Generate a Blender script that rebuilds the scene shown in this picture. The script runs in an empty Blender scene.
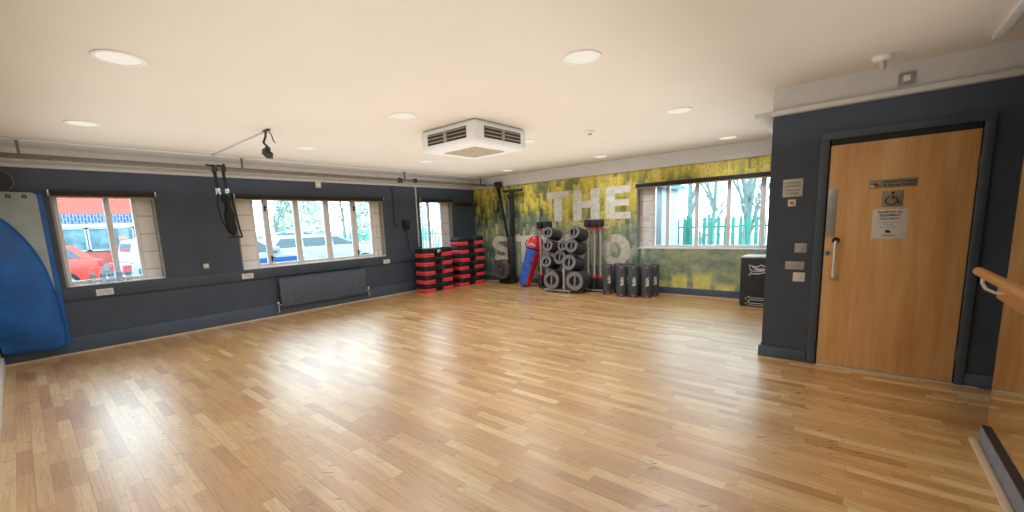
import bpy, bmesh, math, random
from mathutils import Vector, Matrix
random.seed(7)
PI = math.pi
sc = bpy.context.scene
COL = sc.collection
def R(d): return math.radians(d)

# ------------------------------------------------------------------ materials
def lin(c):
    return tuple(((v/255)/12.92 if v/255 <= .04045 else ((v/255+.055)/1.055)**2.4) for v in c)
def rgba(c): return (*lin(c), 1)

class NT:
    def __init__(s, name):
        s.m = bpy.data.materials.new(name); s.m.use_nodes = True
        s.t = s.m.node_tree; s.t.nodes.clear()
        s.out = s.t.nodes.new('ShaderNodeOutputMaterial')
    def n(s, typ, **kw):
        nd = s.t.nodes.new(typ)
        for k, v in kw.items(): setattr(nd, k, v)
        return nd
    def l(s, a, b): s.t.links.new(a, b)
    def val(s, sock, v):
        if hasattr(v, 'is_output'): s.l(v, sock)
        elif isinstance(v, bpy.types.Node): s.l(v.outputs[0], sock)
        else: sock.default_value = v
    def math(s, op, a, b=0.0, c=0.0):
        nd = s.n('ShaderNodeMath', operation=op)
        s.val(nd.inputs[0], a); s.val(nd.inputs[1], b); s.val(nd.inputs[2], c)
        return nd.outputs[0]
    def xyz(s):
        tc = s.n('ShaderNodeTexCoord'); sp = s.n('ShaderNodeSeparateXYZ')
        s.l(tc.outputs['Object'], sp.inputs[0]); return sp.outputs
    def comb(s, x=0.0, y=0.0, z=0.0):
        c = s.n('ShaderNodeCombineXYZ')
        for i, v in enumerate((x, y, z)): s.val(c.inputs[i], v)
        return c.outputs[0]
    def noise(s, vec, scale=5, detail=3, rough=.5):
        nd = s.n('ShaderNodeTexNoise'); s.l(vec, nd.inputs['Vector'])
        nd.inputs['Scale'].default_value = scale; nd.inputs['Detail'].default_value = detail
        nd.inputs['Roughness'].default_value = rough
        return nd.outputs['Fac']
    def ramp(s, fac, stops, interp='LINEAR'):
        nd = s.n('ShaderNodeValToRGB'); s.val(nd.inputs[0], fac)
        cr = nd.color_ramp; cr.interpolation = interp
        while len(cr.elements) < len(stops): cr.elements.new(.5)
        for e, (p, c) in zip(cr.elements, stops):
            e.position = p; e.color = rgba(c) if len(c) == 3 else c
        return nd.outputs[0]
    def mix(s, fac, a, b, mode='MIX'):
        nd = s.n('ShaderNodeMix', data_type='RGBA', blend_type=mode)
        s.val(nd.inputs[0], fac)
        for i, v in ((6, a), (7, b)):
            if isinstance(v, tuple): nd.inputs[i].default_value = rgba(v) if len(v) == 3 else v
            else: s.l(v, nd.inputs[i])
        return nd.outputs[2]
    def pbr(s, col, rough=.6, metal=0, spec=.5, coat=0, coat_rough=.1, bump=None, bump_d=.01, bump_s=.3):
        b = s.n('ShaderNodeBsdfPrincipled')
        if isinstance(col, tuple): b.inputs['Base Color'].default_value = rgba(col)
        else: s.l(col, b.inputs['Base Color'])
        s.val(b.inputs['Roughness'], rough); b.inputs['Metallic'].default_value = metal
        b.inputs['Specular IOR Level'].default_value = spec
        b.inputs['Coat Weight'].default_value = coat; b.inputs['Coat Roughness'].default_value = coat_rough
        if bump is not None:
            bp = s.n('ShaderNodeBump'); bp.inputs['Distance'].default_value = bump_d
            bp.inputs['Strength'].default_value = bump_s
            s.l(bump, bp.inputs['Height']); s.l(bp.outputs[0], b.inputs['Normal'])
        s.l(b.outputs[0], s.out.inputs[0]); s.b = b
        return s.m

_mc = {}
def mat(name, col, rough=.6, metal=0, var=.06, scale=14, spec=.5, coat=0):
    """plain paint / plastic / metal with a faint procedural mottling"""
    if name in _mc: return _mc[name]
    t = NT(name); tc = t.n('ShaderNodeTexCoord')
    f = t.noise(tc.outputs['Object'], scale, 3)
    lo = tuple(max(0, c*(1-var)) for c in col); hi = tuple(min(255, c*(1+var)) for c in col)
    c = t.ramp(f, [(.3, lo), (.7, hi)])
    _mc[name] = t.pbr(c, rough, metal, spec, coat)
    return _mc[name]

WALL = mat('dark_slate_paint', (68, 80, 98), .5, var=.05, scale=3)
WALLB = mat('dark_blue_grey_gloss_paint', (76, 92, 114), .4, var=.04, scale=4)
WHITE = mat('white_paint', (218, 219, 217), .5, var=.015)
TRIMW = mat('off_white_trim', (208, 207, 203), .5, var=.02)
UPVC = mat('white_window_plastic', (232, 234, 236), .35, var=.02)
JAMB = mat('grey_jamb', (150, 152, 150), .45, var=.05)
BLACK = mat('black_plastic', (32, 33, 37), .45, var=.15)
RUBBER = mat('black_rubber', (46, 48, 53), .6, var=.15)
DGREY = mat('dark_grey_plastic', (58, 60, 64), .5, var=.1)
STRAP = mat('black_webbing', (24, 24, 27), .8, var=.2)
RED = mat('red_plastic', (236, 74, 92), .45, var=.06)
CHROME = mat('brushed_steel', (196, 198, 202), .25, 1, var=.05)
SILVER = mat('silver_paint', (178, 180, 184), .35, .6, var=.05)
CREAM = mat('cream_plastic', (222, 220, 212), .4, var=.02)
BLUEM = mat('blue_foam_mat', (14, 92, 168), .5, var=.1, scale=5)
GREYM = mat('pale_grey_mat', (160, 170, 172), .6, var=.06, scale=4)
RAILT = mat('taupe_metal', (112, 106, 98), .45, .3, var=.08)
BLIND = mat('dark_brown_blind', (48, 42, 40), .5, var=.1)
BLINDT = mat('tan_blind_edge', (178, 160, 140), .6, var=.05)
PAPER = mat('paper', (226, 226, 226), .7, var=.02)
INK = mat('dark_ink', (52, 52, 62), .7)
INKB = mat('navy_ink', (40, 40, 92), .7)
REDINK = mat('red_ink', (176, 36, 48), .6)
WHITEINK = mat('white_print', (226, 228, 230), .6, var=.02)
STEELS = mat('brushed_sign_metal', (158, 150, 136), .4, .55, var=.06)
BEECH = None

def wood_veneer(name, a, b, c, horizontal=False):
    t = NT(name); x, y, z = t.xyz()
    if horizontal: v = t.comb(t.math('MULTIPLY', x, 30), t.math('MULTIPLY', y, 1.2), t.math('MULTIPLY', z, 30))
    else: v = t.comb(t.math('MULTIPLY', x, 7), t.math('MULTIPLY', y, 7), t.math('MULTIPLY', z, .55))
    f = t.noise(v, 1.6, 5, .55); g = t.noise(v, 9, 3, .6)
    h = t.math('ADD', t.math('MULTIPLY', f, .75), t.math('MULTIPLY', g, .25))
    return t.pbr(t.ramp(h, [(.3, a), (.5, b), (.7, c)]), .38, coat=.25, coat_rough=.2)
DOORW = wood_veneer('oak_door_veneer', (206, 150, 90), (226, 178, 118), (238, 198, 144))
BEECH = wood_veneer('beech_rail', (186, 134, 84), (200, 148, 94), (210, 160, 106), True)
BEAD = wood_veneer('beech_bead', (214, 188, 156), (222, 198, 168), (228, 206, 178), True)

def floor_material():
    t = NT('oak_strip_floor'); x, y, z = t.xyz()
    w = .072; ln = .46
    row = t.math('FLOOR', t.math('DIVIDE', y, w))
    wn = t.n('ShaderNodeTexWhiteNoise', noise_dimensions='1D'); t.l(row, wn.inputs['W'])
    xo = t.math('ADD', x, t.math('MULTIPLY', wn.outputs['Value'], 3.7))
    col = t.math('FLOOR', t.math('DIVIDE', xo, ln))
    wn2 = t.n('ShaderNodeTexWhiteNoise', noise_dimensions='2D'); t.l(t.comb(row, col), wn2.inputs['Vector'])
    base = t.ramp(wn2.outputs['Value'], [(0, (196, 142, 80)), (.22, (214, 164, 98)), (.6, (224, 178, 112)), (.85, (233, 193, 130)), (1, (241, 212, 158))])
    # grain along the boards
    gv = t.comb(t.math('MULTIPLY', xo, 3), t.math('MULTIPLY', y, 60), col)
    g = t.noise(gv, 1.5, 4, .6)
    base = t.mix(.55, base, t.ramp(g, [(.25, (165, 160, 155)), (.6, (255, 255, 255))]), 'MULTIPLY')
    tone = t.noise(t.comb(x, y, 0.0), .7, 3)
    base = t.mix(.35, base, t.ramp(tone, [(.35, (205, 200, 195)), (.65, (255, 255, 255))]), 'MULTIPLY')
    # joints
    fy = t.math('FRACT', t.math('DIVIDE', y, w)); fx = t.math('FRACT', t.math('DIVIDE', xo, ln))
    jy = t.math('LESS_THAN', fy, .03); jx = t.math('LESS_THAN', fx, .006)
    by = t.math('LESS_THAN', t.math('FRACT', t.math('DIVIDE', y, w*3)), .022)
    j = t.math('MAXIMUM', t.math('MULTIPLY', t.math('MAXIMUM', jy, jx), .35), t.math('MULTIPLY', by, .45))
    base = t.mix(j, base, (96, 60, 30))
    # scuffs and scratches
    s1 = t.noise(t.comb(t.math('MULTIPLY', t.math('ADD', x, t.math('MULTIPLY', y, .6)), 9), t.math('MULTIPLY', t.math('SUBTRACT', y, t.math('MULTIPLY', x, .8)), 34), 0.0), 1.0, 4, .6)
    s2 = t.noise(t.comb(x, y, 3.0), 1.5, 3)
    sm = t.math('MULTIPLY', t.math('GREATER_THAN', s1, .635), t.ramp(s2, [(.42, (0, 0, 0)), (.6, (255, 255, 255))]))
    s3 = t.noise(t.comb(t.math('MULTIPLY', x, 40), t.math('MULTIPLY', y, 55), 0.0), 1.0, 2)
    sm = t.math('MAXIMUM', sm, t.math('MULTIPLY', t.math('GREATER_THAN', s3, .73), .8))
    base = t.mix(t.math('MULTIPLY', sm, .9), base, (74, 46, 28))
    rgh = t.math('ADD', .34, t.math('MULTIPLY', t.noise(t.comb(t.math('MULTIPLY', x, 2), t.math('MULTIPLY', y, 2), 0.0), 2, 4), .12))
    m = t.pbr(base, rgh, spec=.6, coat=FLOOR_COAT, coat_rough=.33, bump=t.math('SUBTRACT', wn2.outputs['Value'], t.math('MULTIPLY', j, 2.0)), bump_d=.0006, bump_s=.25)
    t.b.inputs['Coat IOR'].default_value = 1.85
    return m
FLOOR_COAT = 1.0
FLOORM = floor_material()

def ceiling_material():
    t = NT('cream_ceiling_paint'); x, y, z = t.xyz()
    f = t.noise(t.comb(x, y, z), .8, 3)
    return t.pbr(t.ramp(f, [(.3, (211, 203, 189)), (.7, (216, 208, 194))]), .7)
CEIL = ceiling_material()

def mural_material():
    t = NT('forest_mural_print'); x, y, z = t.xyz()
    def white(a, b, c=0.0):
        n = t.n('ShaderNodeTexWhiteNoise', noise_dimensions='3D'); t.l(t.comb(a, b, c), n.inputs['Vector']); return n.outputs['Value']
    big = t.noise(t.comb(x, 0.0, t.math('MULTIPLY', z, .8)), 1.25, 2)
    # drifting scale of brightness: golden at the upper right, dark in the middle, misty grey-green low down
    hi = t.math('ADD', t.math('MULTIPLY', t.math('SUBTRACT', z, 1.5), .26), t.math('MULTIPLY', t.math('SUBTRACT', x, 3.2), .05))
    trend = t.math('ADD', hi, t.math('MULTIPLY', t.math('SUBTRACT', big, .5), 1.5))
    up_st = [(.0, (44, 60, 54)), (.2, (80, 98, 72)), (.36, (132, 142, 82)), (.52, (182, 178, 84)), (.7, (224, 208, 84)), (.88, (232, 212, 84)), (1, (240, 224, 130))]
    lo_st = [(.0, (74, 98, 96)), (.25, (112, 138, 126)), (.5, (148, 172, 154)), (.75, (182, 198, 172)), (1, (220, 228, 204))]
    mz = t.ramp(t.math('ADD', t.math('DIVIDE', z, 2.3), t.math('MULTIPLY', t.math('SUBTRACT', big, .5), .5)), [(.46, (0, 0, 0)), (.70, (255, 255, 255))])
    def tone(v): return t.mix(mz, t.ramp(t.math('ADD', v, .27), lo_st), t.ramp(t.math('ADD', v, .03), up_st))
    soft = t.noise(t.comb(t.math('MULTIPLY', x, 5), 0.0, t.math('MULTIPLY', z, 2.4)), 1.3, 4, .6)
    c = tone(t.math('ADD', t.math('ADD', .48, trend), t.math('MULTIPLY', t.math('SUBTRACT', soft, .5), 1.3)))
    # stretched vertical blocks, several sizes laid over each other
    for i, (w, h, cover) in enumerate(((.21, .55, .45), (.13, .42, .5), (.085, .30, .5), (.06, .2, .6))):
        cx = t.math('FLOOR', t.math('ADD', t.math('DIVIDE', x, w), i*.37))
        off = t.math('MULTIPLY', white(cx, 3.0+i), 7.0)
        cz = t.math('FLOOR', t.math('ADD', t.math('DIVIDE', z, h), off))
        fz = t.math('FRACT', t.math('ADD', t.math('DIVIDE', z, h), off))
        r1, r2 = white(cx, cz, 11.0+i), white(cx, cz, 31.0+i)
        v = t.math('ADD', t.math('ADD', .50, trend), t.math('MULTIPLY', t.math('SUBTRACT', r1, .5), .85))
        v = t.math('ADD', v, t.math('MULTIPLY', t.math('SUBTRACT', fz, .6), .3))
        a = t.math('MULTIPLY', t.math('GREATER_THAN', r2, cover), .72 if i < 3 else .5)
        c = t.mix(a, c, tone(v))
    fin = t.noise(t.comb(t.math('MULTIPLY', x, 26), 0.0, t.math('MULTIPLY', z, 16)), 1.2, 4, .65)
    c = t.mix(.5, c, t.ramp(fin, [(.3, (120, 120, 120)), (.55, (255, 255, 255))]), 'MULTIPLY')
    # misty lower right with soft yellow-green young trees
    low = t.math('MULTIPLY', t.math('LESS_THAN', z, .84), t.math('GREATER_THAN', x, 4.5))
    mist = t.noise(t.comb(t.math('MULTIPLY', x, 3), 0.0, t.math('MULTIPLY', z, 4)), 1.5, 4, .6)
    c = t.mix(t.math('MULTIPLY', low, .85), c, t.ramp(mist, [(.3, (106, 124, 120)), (.5, (148, 164, 138)), (.68, (186, 196, 142))]))
    tx = t.math('FRACT', t.math('ADD', t.math('MULTIPLY', x, 2.6), .1)); cell = t.math('FLOOR', t.math('ADD', t.math('MULTIPLY', x, 2.6), .1))
    top = t.math('ADD', .22, t.math('MULTIPLY', white(cell, 5.0), .42))
    wob = t.noise(t.comb(t.math('MULTIPLY', x, 9), 0.0, t.math('MULTIPLY', z, 5)), 1.0, 3)
    dx = t.math('ABSOLUTE', t.math('SUBTRACT', tx, .5))
    e1 = t.math('SUBTRACT', .44, t.math('ADD', dx, t.math('MULTIPLY', t.math('SUBTRACT', wob, .5), .4)))
    e2 = t.math('SUBTRACT', top, t.math('ADD', z, t.math('MULTIPLY', t.math('SUBTRACT', wob, .5), .15)))
    inside = t.math('MINIMUM', t.math('MAXIMUM', t.math('MULTIPLY', t.math('MINIMUM', e1, e2), 9), 0.0), 1.0)
    c = t.mix(t.math('MULTIPLY', t.math('MULTIPLY', inside, low), .9), c, t.ramp(wob, [(.3, (206, 206, 100)), (.7, (246, 238, 146))]))
    return t.pbr(c, .5)
MURAL = mural_material()
def letter_material():
    t = NT('pale_mural_lettering'); tc = t.n('ShaderNodeTexCoord')
    f = t.noise(tc.outputs['Object'], 9, 4, .65)
    return t.pbr(t.ramp(f, [(.3, (200, 202, 190)), (.7, (240, 240, 232))]), .6)
LETTER = letter_material()

def brick_mat(name, a, b, mortar, sx=1, bw=.225, bh=.075, ms=.01, vert=False):
    t = NT(name); x, y, z = t.xyz()
    br = t.n('ShaderNodeTexBrick')
    h = t.math('ADD', x, y)
    v = t.comb(z, h) if vert else t.comb(h, z)
    t.l(v, br.inputs['Vector'])
    br.inputs['Scale'].default_value = 1; br.inputs['Mortar Size'].default_value = ms
    br.inputs['Brick Width'].default_value = bw; br.inputs['Row Height'].default_value = bh
    br.inputs['Color1'].default_value = rgba(a); br.inputs['Color2'].default_value = rgba(b); br.inputs['Mortar'].default_value = rgba(mortar)
    return t.pbr(br.outputs['Color'], .8)
BLOCKW = brick_mat('painted_blockwork', (242, 243, 244), (238, 239, 240), (196, 196, 194), bw=3.0, bh=.25, ms=.008)
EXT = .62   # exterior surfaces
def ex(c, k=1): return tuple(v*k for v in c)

def glass_material():
    t = NT('window_glass')
    fr = t.n('ShaderNodeFresnel'); fr.inputs[0].default_value = 1.35
    tr = t.n('ShaderNodeBsdfTransparent'); tr.inputs[0].default_value = (.93, .98, .97, 1)
    gl = t.n('ShaderNodeBsdfGlossy'); gl.inputs['Roughness'].default_value = .02
    mx = t.n('ShaderNodeMixShader'); t.l(fr.outputs[0], mx.inputs[0]); t.l(tr.outputs[0], mx.inputs[1]); t.l(gl.outputs[0], mx.inputs[2])
    t.l(mx.outputs[0], t.out.inputs[0]); return t.m
GLASS = glass_material()
def bottle_material():
    t = NT('clear_bottle_plastic')
    tr = t.n('ShaderNodeBsdfTransparent'); tr.inputs[0].default_value = (.93, .97, 1, 1)
    gl = t.n('ShaderNodeBsdfPrincipled'); gl.inputs['Base Color'].default_value = (.9, .95, 1, 1); gl.inputs['Roughness'].default_value = .1
    mx = t.n('ShaderNodeMixShader'); mx.inputs[0].default_value = .28; t.l(tr.outputs[0], mx.inputs[1]); t.l(gl.outputs[0], mx.inputs[2])
    t.l(mx.outputs[0], t.out.inputs[0]); return t.m
BOTTLE = bottle_material()
def mirror_material():
    t = NT('mirror_glass'); return t.pbr((236, 238, 236), .01, 1)
MIRROR = mirror_material()
def emit(name, col, st):
    t = NT(name); tc = t.n('ShaderNodeTexCoord'); f = t.noise(tc.outputs['Object'], 20, 1)
    c = t.ramp(f, [(.3, tuple(v*.98 for v in col)), (.7, col)])
    e = t.n('ShaderNodeEmission'); t.l(c, e.inputs[0]); e.inputs[1].default_value = st
    t.l(e.outputs[0], t.out.inputs[0]); return t.m
LAMP = emit('light_diffuser', (255, 244, 226), .95)

# ------------------------------------------------------------------ mesh helper
class MB:
    def __init__(s): s.bm = bmesh.new()
    def _xf(s, vs, M):
        if M is not None: bmesh.ops.transform(s.bm, matrix=M, verts=vs)
        return s
    def box(s, x0, x1, y0, y1, z0, z1, bev=0, seg=2, M=None):
        r = bmesh.ops.create_cube(s.bm, size=1); vs = r['verts']
        bmesh.ops.transform(s.bm, matrix=Matrix.Translation(((x0+x1)/2, (y0+y1)/2, (z0+z1)/2)) @ Matrix.Diagonal((abs(x1-x0), abs(y1-y0), abs(z1-z0), 1)), verts=vs)
        if bev:
            es = list({e for v in vs for e in v.link_edges})
            rr = bmesh.ops.bevel(s.bm, geom=vs+es, offset=bev, segments=seg, affect='EDGES', profile=.5)
            vs = list({v for f in rr['faces'] for v in f.verts} | {v for v in vs if v.is_valid})
            seen = set(vs); st = list(vs)
            while st:
                v = st.pop()
                for e in v.link_edges:
                    o = e.other_vert(v)
                    if o not in seen: seen.add(o); st.append(o)
            vs = list(seen)
        return s._xf(vs, M)
    def cyl(s, p0, p1, r0, r1=None, n=16, cap=True):
        r1 = r0 if r1 is None else r1
        p0, p1 = Vector(p0), Vector(p1); d = p1-p0
        r = bmesh.ops.create_cone(s.bm, cap_ends=cap, segments=n, radius1=r0, radius2=max(r1, 1e-5), depth=d.length)
        M = Matrix.Translation((p0+p1)/2) @ d.to_track_quat('Z', 'Y').to_matrix().to_4x4()
        return s._xf(r['verts'], M)
    def tube(s, pts, r, n=10, closed=False, flat=None):
        pts = [Vector(p) for p in pts]; rings = []; N = len(pts); up0 = None
        for i, p in enumerate(pts):
            a = pts[(i-1) % N] if (closed or i > 0) else p; b = pts[(i+1) % N] if (closed or i < N-1) else p
            d = (b-a).normalized()
            if up0 is None:
                up0 = Vector((0, 0, 1)) if abs(d.z) < .9 else Vector((1, 0, 0))
            side = d.cross(up0).normalized(); up = side.cross(d).normalized(); up0 = up
            rr = r[i] if isinstance(r, (list, tuple)) else r
            ra, rb = (rr, rr) if flat is None else flat
            rings.append([s.bm.verts.new(p + side*math.cos(2*PI*k/n)*ra + up*math.sin(2*PI*k/n)*rb) for k in range(n)])
        for i in range(N if closed else N-1):
            A, B = rings[i], rings[(i+1) % N]
            for k in range(n): s.bm.faces.new((A[k], A[(k+1) % n], B[(k+1) % n], B[k]))
        if not closed:
            s.bm.faces.new(rings[0][::-1]); s.bm.faces.new(rings[-1])
        return s
    def lathe(s, prof, n=24, a0=0, a1=2*PI, M=None):
        full = abs(a1-a0-2*PI) < 1e-6; m = n if full else n+1; rings = []
        for r, z in prof:
            rings.append([s.bm.verts.new((r*math.cos(a0+(a1-a0)*k/n), r*math.sin(a0+(a1-a0)*k/n), z)) for k in range(m)])
        for A, B in zip(rings, rings[1:]):
            for k in range(n): s.bm.faces.new((A[k], A[(k+1) % m], B[(k+1) % m], B[k]))
        if full:
            if prof[0][0] > 1e-4: s.bm.faces.new(rings[0][::-1])
            if prof[-1][0] > 1e-4: s.bm.faces.new(rings[-1])
        return s._xf([v for r in rings for v in r], M)
    def prism(s, pts, vec, bev=0):
        vs = [s.bm.verts.new(p) for p in pts]; f = s.bm.faces.new(vs)
        r = bmesh.ops.extrude_face_region(s.bm, geom=[f]); nv = [g for g in r['geom'] if isinstance(g, bmesh.types.BMVert)]
        bmesh.ops.translate(s.bm, vec=vec, verts=nv)
        if bev:
            es = list({e for v in vs+nv for e in v.link_edges})
            bmesh.ops.bevel(s.bm, geom=es, offset=bev, segments=2, affect='EDGES', profile=.5)
        return s
    def quad(s, *pts): s.bm.faces.new([s.bm.verts.new(p) for p in pts]); return s
    def grid(s, fn, nu, nv):
        g = [[s.bm.verts.new(fn(i/nu, j/nv)) for j in range(nv+1)] for i in range(nu+1)]
        for i in range(nu):
            for j in range(nv): s.bm.faces.new((g[i][j], g[i+1][j], g[i+1][j+1], g[i][j+1]))
        return s
    def build(s, name, m, parent=None, loc=(0, 0, 0), rot=(0, 0, 0), smooth=True, solid=0):
        bmesh.ops.recalc_face_normals(s.bm, faces=s.bm.faces)
        me = bpy.data.meshes.new(name); s.bm.to_mesh(me); s.bm.free()
        if m: me.materials.append(m)
        if smooth:
            me.polygons.foreach_set('use_smooth', [True]*len(me.polygons)); me.set_sharp_from_angle(angle=R(38))
        o = bpy.data.objects.new(name, me); COL.objects.link(o)
        o.location = loc; o.rotation_euler = rot
        if parent: o.parent = parent
        if solid:
            md = o.modifiers.new('thick', 'SOLIDIFY'); md.thickness = solid; md.offset = 0
        return o

def text_mesh(name, body, size, m, parent, loc, rot, bold=0.0, align='CENTER', extrude=.0004, xs=1.0):
    cu = bpy.data.curves.new(name+'_text', 'FONT'); cu.body = body; cu.size = size; cu.align_x = align; cu.align_y = 'CENTER'
    cu.offset = bold; cu.extrude = extrude
    to = bpy.data.objects.new('tmp', cu); me = bpy.data.meshes.new_from_object(to)
    bpy.data.objects.remove(to); bpy.data.curves.remove(cu)
    me.transform(Matrix.Diagonal((xs, 1, 1, 1)))
    me.materials.clear(); me.materials.append(m)
    o = bpy.data.objects.new(name, me); COL.objects.link(o); o.location = loc; o.rotation_euler = rot
    if parent: o.parent = parent
    return o

def tag(o, label, cat, group=None, kind=None):
    o['label'] = label; o['category'] = cat
    if group: o['group'] = group
    if kind: o['kind'] = kind
    return o
def thing(name, label, cat, loc=(0, 0, 0), rz=0, group=None, rot=None):
    o = bpy.data.objects.new(name, None); COL.objects.link(o); o.empty_display_size = .1
    o.location = loc; o.rotation_euler = rot if rot else (0, 0, rz)
    return tag(o, label, cat, group)
def struct(o, label=None):
    o['kind'] = 'structure'
    if label: o['label'] = label
    return o
def sgroup(name):
    o = bpy.data.objects.new(name, None); COL.objects.link(o); return struct(o)
def dup(root, loc, rot=None, label=None, group=None):
    r = root.copy(); COL.objects.link(r); r.location = loc
    if rot is not None: r.rotation_euler = rot
    if label: r['label'] = label
    if group: r['group'] = group
    for ch in list(root.children):
        c = ch.copy(); COL.objects.link(c); c.parent = r
        for g in list(ch.children):
            d = g.copy(); COL.objects.link(d); d.parent = c
    return r
FACE_N = (R(90), 0, 0)          # text/flat XY art turned to face -y

# ------------------------------------------------------------------ room numbers (metres; left wall x=0, mural wall y=0)
H = 2.58; ZT = 2.33; YN = -8.16; PD = -3.061; PX = 6.927; MX = 8.26

def holed(axis, a0, a1, z0, z1, t0, t1, holes):
    """wall slab along x (axis 0) or y (axis 1), thickness t0..t1, rectangular holes (a0,a1,z0,z1)"""
    A = sorted({a0, a1, *[h[0] for h in holes], *[h[1] for h in holes]}); Z = sorted({z0, z1, *[h[2] for h in holes], *[h[3] for h in holes]})
    m = MB()
    for i in range(len(A)-1):
        for k in range(len(Z)-1):
            ca, cz = (A[i]+A[i+1])/2, (Z[k]+Z[k+1])/2
            if any(h[0] < ca < h[1] and h[2] < cz < h[3] for h in holes): continue
            if axis == 1: m.box(t0, t1, A[i], A[i+1], Z[k], Z[k+1])
            else: m.box(A[i], A[i+1], t0, t1, Z[k], Z[k+1])
    bmesh.ops.remove_doubles(m.bm, verts=m.bm.verts, dist=1e-5)
    return m

WZ0, WZ1 = .855, 2.065
HL = [(-7.52, -6.508, WZ0, WZ1), (-5.51, -2.765, WZ0, WZ1), (-1.80, -.79, WZ0, WZ1)]
HB = [(4.335, 6.78, .85, 2.08)]
struct(MB().box(-.0, 9.1, YN, 0, -.12, 0).build('floor', FLOORM, smooth=False))
struct(MB().box(-.35, 9.1, YN-.2, .35, H, H+.12).build('ceiling', CEIL, smooth=False))
struct(holed(1, YN-.2, 0, -.12, ZT, -.3, 0, HL).build('wall_left', WALL, smooth=False))
struct(MB().box(-.3, 0, YN-.2, 0, ZT, H).build('wall_left_upper', TRIMW, smooth=False))
struct(holed(0, -.3, 9.1, -.12, H, 0, .3, HB).build('wall_back', WALL, smooth=False))
struct(MB().box(-.3, 9.1, YN-.2, YN, -.12, H).build('wall_front', mat('front_wall_paint', (206, 204, 198), .6, var=.02), smooth=False))
struct(MB().box(MX+.012, 8.5, YN, -4.235, -.12, H).build('wall_right', WALL, smooth=False))
struct(MB().box(9.0, 9.1, -4.4, PD, -.12, H).build('wall_recess', WALL, smooth=False))  # unseen wall and end piece, added so no light leaks through the gap
struct(MB().box(8.5, 9.1, -4.5, -4.4, -.12, H).build('wall_recess_end', WALL, smooth=False))
struct(MB().box(PX, 9.1, PD, PD+.13, 0, ZT).build('wall_door', WALL, smooth=False))
struct(MB().box(PX, PX+.12, PD+.13, 0, 0, ZT).build('wall_partition', WALL, smooth=False))
struct(MB().box(PX-.004, 9.1, PD-.004, 0, ZT, H).build('trim_bulkhead', TRIMW, smooth=False))
# little cornice shelf that runs round the top of the partition
m = MB().box(PX-.004, 9.0, PD-.05, PD-.004, ZT+.002, ZT+.045, .004).box(6.78, PX-.004, PD-.05, -.07, ZT+.002, ZT+.045, .004)
struct(m.build('trim_partition_rail', TRIMW))
# cornice band of the mural wall and the pale trim of the window wall
struct(MB().box(.03, PX, -.07, 0, ZT, H, .01).build('trim_mural_cornice', TRIMW))
struct(MB().box(0, .035, YN, 0, ZT, ZT+.045, .006).build('trim_window_wall', TRIMW))
struct(MB().box(.0, .52, YN, -.08, H-.02, H, .004).build('trim_ceiling_margin', WHITE))
# dado ledge and pipe boxing of the window wall
struct(MB().box(0, .028, YN, -.02, .69, .85, .008).build('trim_sill_ledge', WALL))
struct(MB().box(0, .03, YN, -.02, 0, .215, .008).build('baseboard_left', WALLB))
struct(MB().box(.03, .052, YN, -.03, 0, .02, .006).build('trim_floor_bead_left', BEAD))
struct(MB().box(.03, PX, -.022, 0, 0, .135, .006).build('baseboard_back', WALLB))
struct(MB().box(.06, PX, -.04, -.022, 0, .016, .005).build('trim_floor_bead_back', BEAD))
struct(MB().box(.055, MX, YN, YN+.02, 0, .12, .005).build('baseboard_front', WHITE))
struct(MB().box(PX-.025, 7.296, PD-.022, PD, 0, .108, .006).box(8.32, 9.0, PD-.022, PD, 0, .108, .006).box(PX-.022, PX, PD, -.03, 0, .108, .005).build('baseboard_door', WALLB))
struct(MB().box(MX-.022, MX+.0, YN+.02, -4.238, 0, .118, .003).build('baseboard_right', mat('charcoal_skirting', (122, 132, 146), .5)))
struct(MB().box(MX-.018, MX+.012, YN+.02, -4.238, .118, .124, .002).build('trim_mirror_foot', BLACK))
struct(MB().box(MX-.058, MX-.022, YN+.02, -4.20, 0, .022, .008).build('trim_floor_bead_right', BEAD))

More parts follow.
